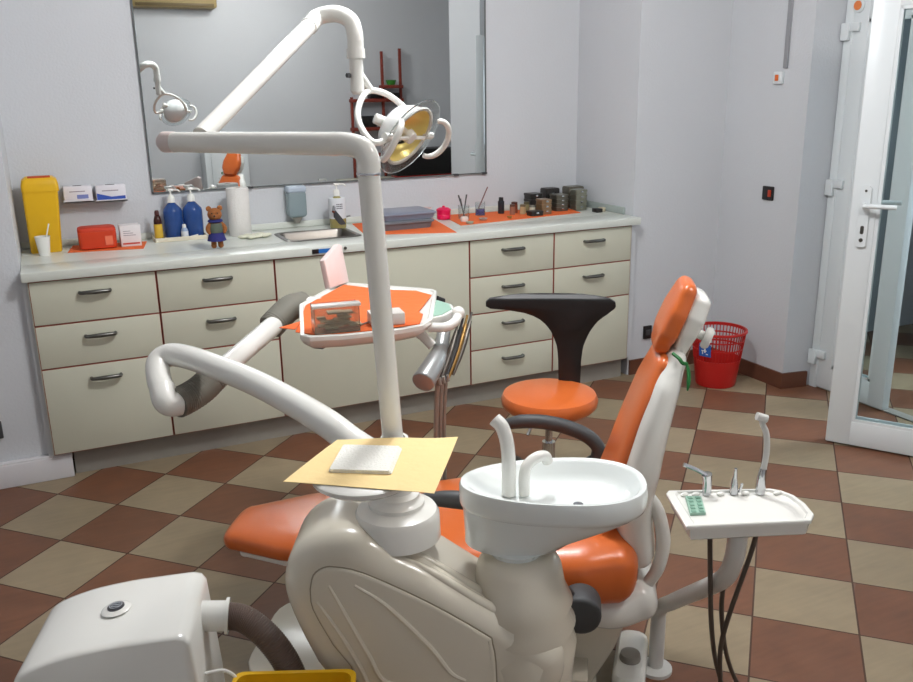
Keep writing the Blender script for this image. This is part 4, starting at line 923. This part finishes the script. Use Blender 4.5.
b = skin(BM(), rings); part('table_body', b, WHITE, ia, angle=30)
b = BM(); cyl(b, (.60, 2.36, .985), (.66, 2.34, .975), .03); part('mount', b, WHITE, ia)
# control panel and handle on the right
b = prism(BM(), [(.865, 2.02), (.905, 2.03), (.955, 2.07), (.975, 2.13), (.96, 2.20), (.94, 2.20), (.845, 2.02)], TT-.035, TT-.006, bev=.003); pn = part('control_panel', b, WHITE, ia)
b = prism(BM(), [(.868, 2.027), (.902, 2.036), (.948, 2.075), (.965, 2.13), (.953, 2.19), (.942, 2.19), (.852, 2.027)], TT-.006, TT-.0035); part('keypad', b, simple('keypad_green', (150, 186, 168), .4), pn, label='pale green keypad')
b = BM(); tube(b, [(.84, 1.985, TT-.02), (.875, 1.96, TT-.018), (.905, 1.965, TT-.01), (.925, 1.985, TT+.002)], .0125, n=14); sphere(b, (.928, 1.99, TT+.006), .018, n=14); part('grab_handle', b, WHITE, ia)
part('hose_socket', cyl(BM(), (.965, 2.215, TT-.01), (.985, 2.215, TT-.02), .012), BLACK, ia)
# liner lying on the table
lp_ = [(.503, 2.02), (.545, 1.965), (.66, 1.945), (.80, 1.945), (.845, 2.03), (.845, 2.06), (.952, 2.22), (.935, 2.295), (.86, 2.35), (.775, 2.475), (.60, 2.275)]
g = BM(); skin(g, [[(x, y, TT+.0025) for x, y in lp_], [(x, y, TT+.0045) for x, y in lp_]]); lathe(g, [(0, 0)], (0, 0, 0)) if False else None
M1 = [(.503, 2.02), (.47, 2.045), (.535, 2.09)]
skin(g, [[(x, y, z) for (x, y), z in zip(M1, (TT+.009, TT+.012, TT+.009))], [(x, y, z+.0015) for (x, y), z in zip(M1, (TT+.009, TT+.012, TT+.009))]])
cover = solo('paper_liner', g, LINER, 'bright orange paper liner covering the instrument table', 'paper liner', (.72, 2.15, TT+.002))
# upright pale board at the far left corner of the table
b = BM(); Mx = Matrix.Translation((.755, 2.47, TT+.006)) @ Matrix.Rotation(R(38), 4, 'Z') @ Matrix.Rotation(R(-10), 4, 'X')
prism(b, [(-.055, 0), (.045, 0), (.045, .112), (.030, .120), (-.055, .085)], -.010, .010, 'xz', bev=.003, M=Mx)
vb = part('viewer_panel', b, simple('panel_pinkish', (226, 208, 204), .35), ia)
# clear instrument case, with white top strip
cc = thing('instrument_case', 'clear plastic case with white top strip on the orange liner, near left corner', 'case', (.60, 1.99, TT+.006))
CMx = Matrix.Translation((.60, 1.985, TT+.0055)) @ Matrix.Rotation(R(-8), 4, 'Z')
b = BM()
for c0, c1 in (((-.06, -.03, 0), (.05, .03, .003)), ((-.06, -.03, 0), (-.058, .03, .065)), ((.048, -.03, 0), (.05, .03, .065)), ((-.06, -.03, 0), (.05, -.028, .065)), ((-.06, .028, 0), (.05, .03, .065))): box(b, c0, c1, M=CMx)
part('case_walls', b, mat('case_plastic', (228, 222, 210), .1, noise=.05, trans=.9, ior=1.08), cc)
b = BM(); box(b, (-.064, -.033, .063), (.054, -.006, .071), .002, M=CMx); part('top_strip', b, WHITE, cc)
b = BM(); random.seed(9)
for k in range(14): 
    x = -.05+.09*random.random(); z = .006+.045*random.random(); box(b, (x, -.02+.03*random.random(), z), (x+.02+.02*random.random(), -.012+.03, z+.004), .001, M=CMx)
part('tips_inside', b, simple('tips_grey', (176, 168, 150), .4), cc)
ic = thing('small_case', 'small white case with a dark top on the orange liner, right of the clear case', 'case', (.72, 1.985, TT+.006))
CMy = Matrix.Translation((.725, 1.99, TT+.0055)) @ Matrix.Rotation(R(-8), 4, 'Z')
part('case_body', box(BM(), (-.04, -.03, 0), (.045, .03, .030), .003, M=CMy), simple('case_white', (214, 210, 204)), ic)
part('case_window', box(BM(), (-.028, -.020, .0295), (.0, .020, .0315), .001, M=CMy), simple('window_bluegrey', (74, 96, 112)), ic)
for k, (x, y, r_) in enumerate(((.655, 1.975, 30), (.63, 2.09, 10))):
    solo('steel_probe', tube(BM(), [(x, y, TT+.012), (x+.05*math.cos(R(r_)), y+.05*math.sin(R(r_)), TT+.013)], .003, n=8, smooth=False), CHROME, ['short steel probe beside the clear case on the orange liner', 'thin steel probe behind the clear case on the orange liner'][k], 'probe', (x, y, TT+.012))
# handpiece holder
b = tube(BM(), [(.80, 2.06, TT-.035), (.83, 2.02, .955), (.855, 1.995, .925)], .013, n=14); hh = part('holder_arm', b, WHITE, ia)
b = BM(); cyl(b, (.785, 1.90, .865), (.88, 1.985, .915), .030, .024, bev=.004); cyl(b, (.865, 1.972, .908), (.90, 2.02, .955), .021, .017, bev=.004); hb_ = part('handpiece_holder', b, mat('pale_grey_metal', (168, 172, 172), .3, metal=.5, noise=.05), ia)
for k in range(4):
    o_ = Vector((.0175*k, .009*k, .004*k))
    b = tube(BM(), [Vector((.835, 1.915, .845))+o_, Vector((.875, 1.945, .90))+o_, Vector((.915, 1.975, .965))+o_], [.004, .008, .009, .005], n=10); tube(b, [Vector((.912, 1.973, .962))+o_, Vector((.925, 1.985, .985))+o_], .0035, n=8, smooth=False)
    hp = solo('handpiece', b, [STEEL, DGREY, mat('brass', (176, 140, 84), .3, metal=.8, noise=.05), STEEL][k], ['steel handpiece nearest the grey holder cone', 'dark handpiece second in the holder row', 'brass-coloured handpiece third in the holder row', 'steel handpiece last in the holder row'][k], 'handpiece', (.85, 1.93, .86), group='handpieces in the table holder')
HS = Vector(xf((.838, 1.915, .846))); XF = None
for k in range(3):
    o_ = Vector((.017*k, .009*k, 0))
    solo('supply_hose', tube(BM(), [HS+o_, Vector((.972, 2.235, .74))+o_, Vector((.975, 2.265, .58))+o_, Vector((.98, 2.28, .35))+o_, Vector((.97, 2.275, .12))+o_, Vector((.94, 2.24, .045))+o_, Vector((.885, 2.12, .037))+o_], .0072, n=8), GREY, ['leftmost', 'middle', 'rightmost'][k]+' grey hose hanging below the handpiece holder', 'hose', tuple(HS+o_), group='grey hoses below the handpiece holder')

# ---- paper and napkin on the round shelf
zp = .9255
pp = [(.372, 1.565), (.470, 1.50), (.588, 1.408), (.660, 1.50), (.775, 1.632), (.64, 1.655), (.56, 1.69), (.500, 1.70)]
def paper(zf):
    b = BM(); n = 12
    return b
corners = [Vector((.300, 1.362)), Vector((.512, 1.203)), Vector((.651, 1.406)), Vector((.440, 1.500))]
b = BM(); N_ = 16; g0 = []; g1 = []
SCN = Vector((.440, 1.345))
for i in range(N_+1):
    r0, r1 = [], []
    for j in range(N_+1):
        u, v = i/N_, j/N_
        p = corners[0]*(1-u)*(1-v)+corners[1]*u*(1-v)+corners[2]*u*v+corners[3]*(1-u)*v
        d = max(0, (p-SCN).length-.095); z = zp+.0012-.012*d+.0015*math.sin(9*u+4*v)*min(1, d*12)
        r0.append(b.verts.new((p.x, p.y, z))); r1.append(b.verts.new((p.x, p.y, z+.0007)))
    g0.append(r0); g1.append(r1)
PBW = UM @ PB0
for g_ in (g0, g1):
    for i in range(N_):
        for j in range(N_): b.faces.new((g_[i][j], g_[i+1][j], g_[i+1][j+1], g_[i][j+1]))
per = lambda g_: [g_[i][0] for i in range(N_+1)]+[g_[N_][j] for j in range(1, N_+1)]+[g_[i][N_] for i in range(N_-1, -1, -1)]+[g_[0][j] for j in range(N_-1, 0, -1)]
a_, c_ = per(g0), per(g1)
for k in range(len(a_)): b.faces.new((a_[k], a_[(k+1) % len(a_)], c_[(k+1) % len(a_)], c_[k]))
solo('paper_sheet', b, PAPER, 'pale yellow paper sheet draped over the round shelf of the dental unit', 'paper sheet', (.44, 1.345, zp))
NM = Matrix.Translation((.456, 1.379, zp+.0025)) @ Matrix.Rotation(R(-31), 4, 'Z')
b = BM()
for k in range(3): prism(b, rrect(-.056+.001*k, -.056, .056-.002*k, .056-.001*k, .005), .0022*k, .0022*k+.0020, M=NM)
solo('folded_napkin', b, NAPK, 'white folded napkin on the yellow paper sheet', 'napkin', (.456, 1.379, zp+.002))

# ------------------------------------------------------------------ suction machine, bottom left
sm = thing('suction_machine', 'white rounded suction machine in the near left corner of the picture', 'suction machine', (-.012, 1.612, 0), R(-17))
SMI = Matrix.Translation((-.012, 1.612, 0)) @ Matrix.Rotation(R(-17), 4, 'Z')
pf = [(-.148, .40), (-.150, .48), (-.142, .535), (-.12, .572), (-.05, .598), (.03, .611), (.10, .616), (.155, .619), (.172, .614), (.181, .600), (.195, .40), (.200, .06), (-.148, .06)]
pfs = [tuple(v)[:2] for v in smooth_path([(a, c, 0) for a, c in pf[:7]], 4)]+pf[7:]
b = BM(); t_ = bmesh.new()
skin(t_, [[(x, y, z) for x, z in inset(pfs, d)] for d, y in ((.007, -.112), (.0035, -.1095), (.001, -.104), (0, -.096), (0, .108), (.002, .118), (.007, .124))]); merge(b, t_); mb = obj('machine_body', b, WHITE, sm, angle=45)
b = tube(BM(), [(-.147, -.108, .50), (-.130, -.108, .535), (-.10, -.108, .562), (-.05, -.107, .582)], .0022, n=8); obj('crease', b, BODYW, sm)
b = lathe(BM(), [(0, 0), (.026, 0), (.028, .002), (.022, .006), (0, .006)], (.025, .01, .612), axis=(-.10, 0, 1)); obj('badge_ring', b, WHITE, sm)
b = lathe(BM(), [(0, 0), (.016, 0), (.016, .003), (.012, .004), (0, .004)], (.025, .01, .617), axis=(-.10, 0, 1)); bd = obj('badge', b, simple('badge_dark', (70, 70, 74), .3), sm); bd['label'] = 'round dark badge with a silver emblem'
b = lathe(BM(), [(.012, 0), (.0125, .001), (.0105, .001), (.010, 0)], (.025, .01, .6212), axis=(-.10, 0, 1)); box(b, (.017, .003, .6210), (.033, .006, .6222)); box(b, (.018, .0095, .6210), (.032, .012, .6222)); box(b, (.018, .0155, .6210), (.032, .018, .6222)); obj('emblem', b, CHROME, bd)
b = tube(BM(), [(.178, .03, .568), (.228, .03, .563)], .030, smooth=False, n=28); lathe(b, [(.036, 0), (.036, .006), (.031, .007), (.031, 0), (.036, 0)], (.225, .03, .5635), axis=(1, 0, -.1)); obj('hose_port', b, WHITE, sm)
b = BM()
for x in (-.12, .15):
    for y in (-.09, .09): cyl(b, (x-.012, y, .0285), (x+.012, y, .0285), .028, bev=.004); cyl(b, (x, y, .03), (x, y, .065), .008)
obj('casters', b, DGREY, sm)
def smw(x, y, z): return tuple(SMI @ Vector((x, y, z)))
b = tube(BM(), [smw(.218, .03, .564), smw(.258, .025, .556), smw(.300, .010, .525), smw(.335, -.005, .475), smw(.355, -.02, .42), smw(.365, -.035, .34), smw(.365, -.05, .22), smw(.37, -.05, .10), smw(.39, -.03, .034), smw(.43, .03, .032)], .0275, n=24, k=26, rib=.05, ribn=2)
solo('corrugated_hose', b, HOSE, 'thick brown-grey corrugated hose leaving the suction machine', 'hose', smw(.228, .03, .563))
b = tube(BM(), [smw(.190, -.06, .50), smw(.23, -.06, .50), smw(.255, -.06, .46), smw(.26, -.06, .36), smw(.255, -.06, .10), smw(.25, -.04, .006), smw(.29, .0, .005)], .0035, n=8)
solo('power_cable', b, WHITE, 'thin white cable hanging from the side of the suction machine', 'cable', smw(.2, -.06, .5))
# yellow waste container whose rim shows at the bottom edge
yb = thing('waste_container', 'open yellow container at the very bottom edge, beside the suction machine', 'container', (.283, 1.375, 0), R(-24))
yo = []
def rq(a, c, z, r=.02): return [(p, q, z) for p, q in rrect(-a, -c, a, c, r)]
b = skin(BM(), [rq(.075, .06, 0), rq(.112, .075, .482), rq(.109, .072, .482), rq(.072, .057, .006)]); obj('container_body', b, YEL, yb)
b = skin(BM(), [rq(.111, .074, .472), rq(.118, .081, .476), rq(.118, .081, .486), rq(.109, .072, .486), rq(.109, .072, .475), rq(.111, .074, .472)], cap=False); obj('rim', b, YEL, yb)

# ------------------------------------------------------------------ seen only in the mirror, at the camera's end of the room
ac = thing('air_conditioner', 'cream wall air conditioner, seen in the mirror', 'air conditioner', (1.42, YF, 2.4))
part('casing', box(BM(), (.95, YF+.002, 2.36), (1.74, YF+.20, 2.62), .02), simple('casing_cream', (150, 132, 88)), ac)
part('air_outlet', box(BM(), (.98, YF+.185, 2.372), (1.71, YF+.205, 2.40), .003), simple('outlet_ochre', (96, 80, 46)), ac)
tbx = thing('side_table', 'low cream side cabinet along the rear wall, seen in the mirror', 'cabinet', (3.6, -.2, 0))
part('table_top', box(BM(), (2.85, -.42, .61), (4.3, .05, .65), .004), CAB, tbx)
part('cabinet_body', box(BM(), (2.90, -.40, .002), (4.25, .0, .61), .004), CAB, tbx)
bg_ = thing('black_case', 'black case with a red base on the cream side cabinet, seen in the mirror', 'case', (3.85, -.2, .65))
part('case_body', box(BM(), (3.42, -.33, .675), (4.12, -.05, .955), .02), BLACK, bg_)
part('red_base', box(BM(), (3.45, -.31, .651), (4.08, -.07, .676), .003), RED, bg_)
rk = thing('red_rack', 'red slim rack with a green bowl level, seen in the mirror', 'rack', (3.35, -.5, 0))
RR = simple('rack_red', (130, 50, 36), .5)
part('stored_goods', box(box(box(BM(), (3.30, -.56, 1.482), (3.44, -.46, 1.56), .004), (3.50, -.56, 1.482), (3.64, -.46, 1.54), .004), (3.2, -.56, 1.182), (3.36, -.46, 1.30), .004), BLACK, rk)
for x, z in ((3.10, 1.50), (3.46, 1.97), (3.67, 2.0)): part('post', box(BM(), (x-.014, -.52, .0), (x+.014, -.492, z), .003), RR, rk)
for z in (.9, 1.18, 1.48, 1.62): part('shelf', box(BM(), (3.09 if z < 1.5 else 3.44, -.57, z-.035), (3.68, -.44, z), .003), RR, rk)
solo('green_bowl', lathe(BM(), [(0, 0), (.04, 0), (.06, .05), (.055, .05), (.035, .006), (0, .006)], (3.56, -.505, 1.622)), simple('bowl_green', (60, 140, 50)), 'green bowl on the red rack, seen in the mirror', 'bowl', (3.56, -.505, 1.622))
wc = thing('storage_cabinet', 'white upright cabinet by the rear wall, seen in the mirror beside the headrest', 'cabinet', (1.6, -.4, 0))
part('cabinet_body', box(BM(), (1.47, -.57, .002), (1.90, -.30, 1.06), .004), PVC, wc)
part('door', box(BM(), (1.53, -.30, .05), (1.88, -.285, 1.02), .003), PVC, wc)
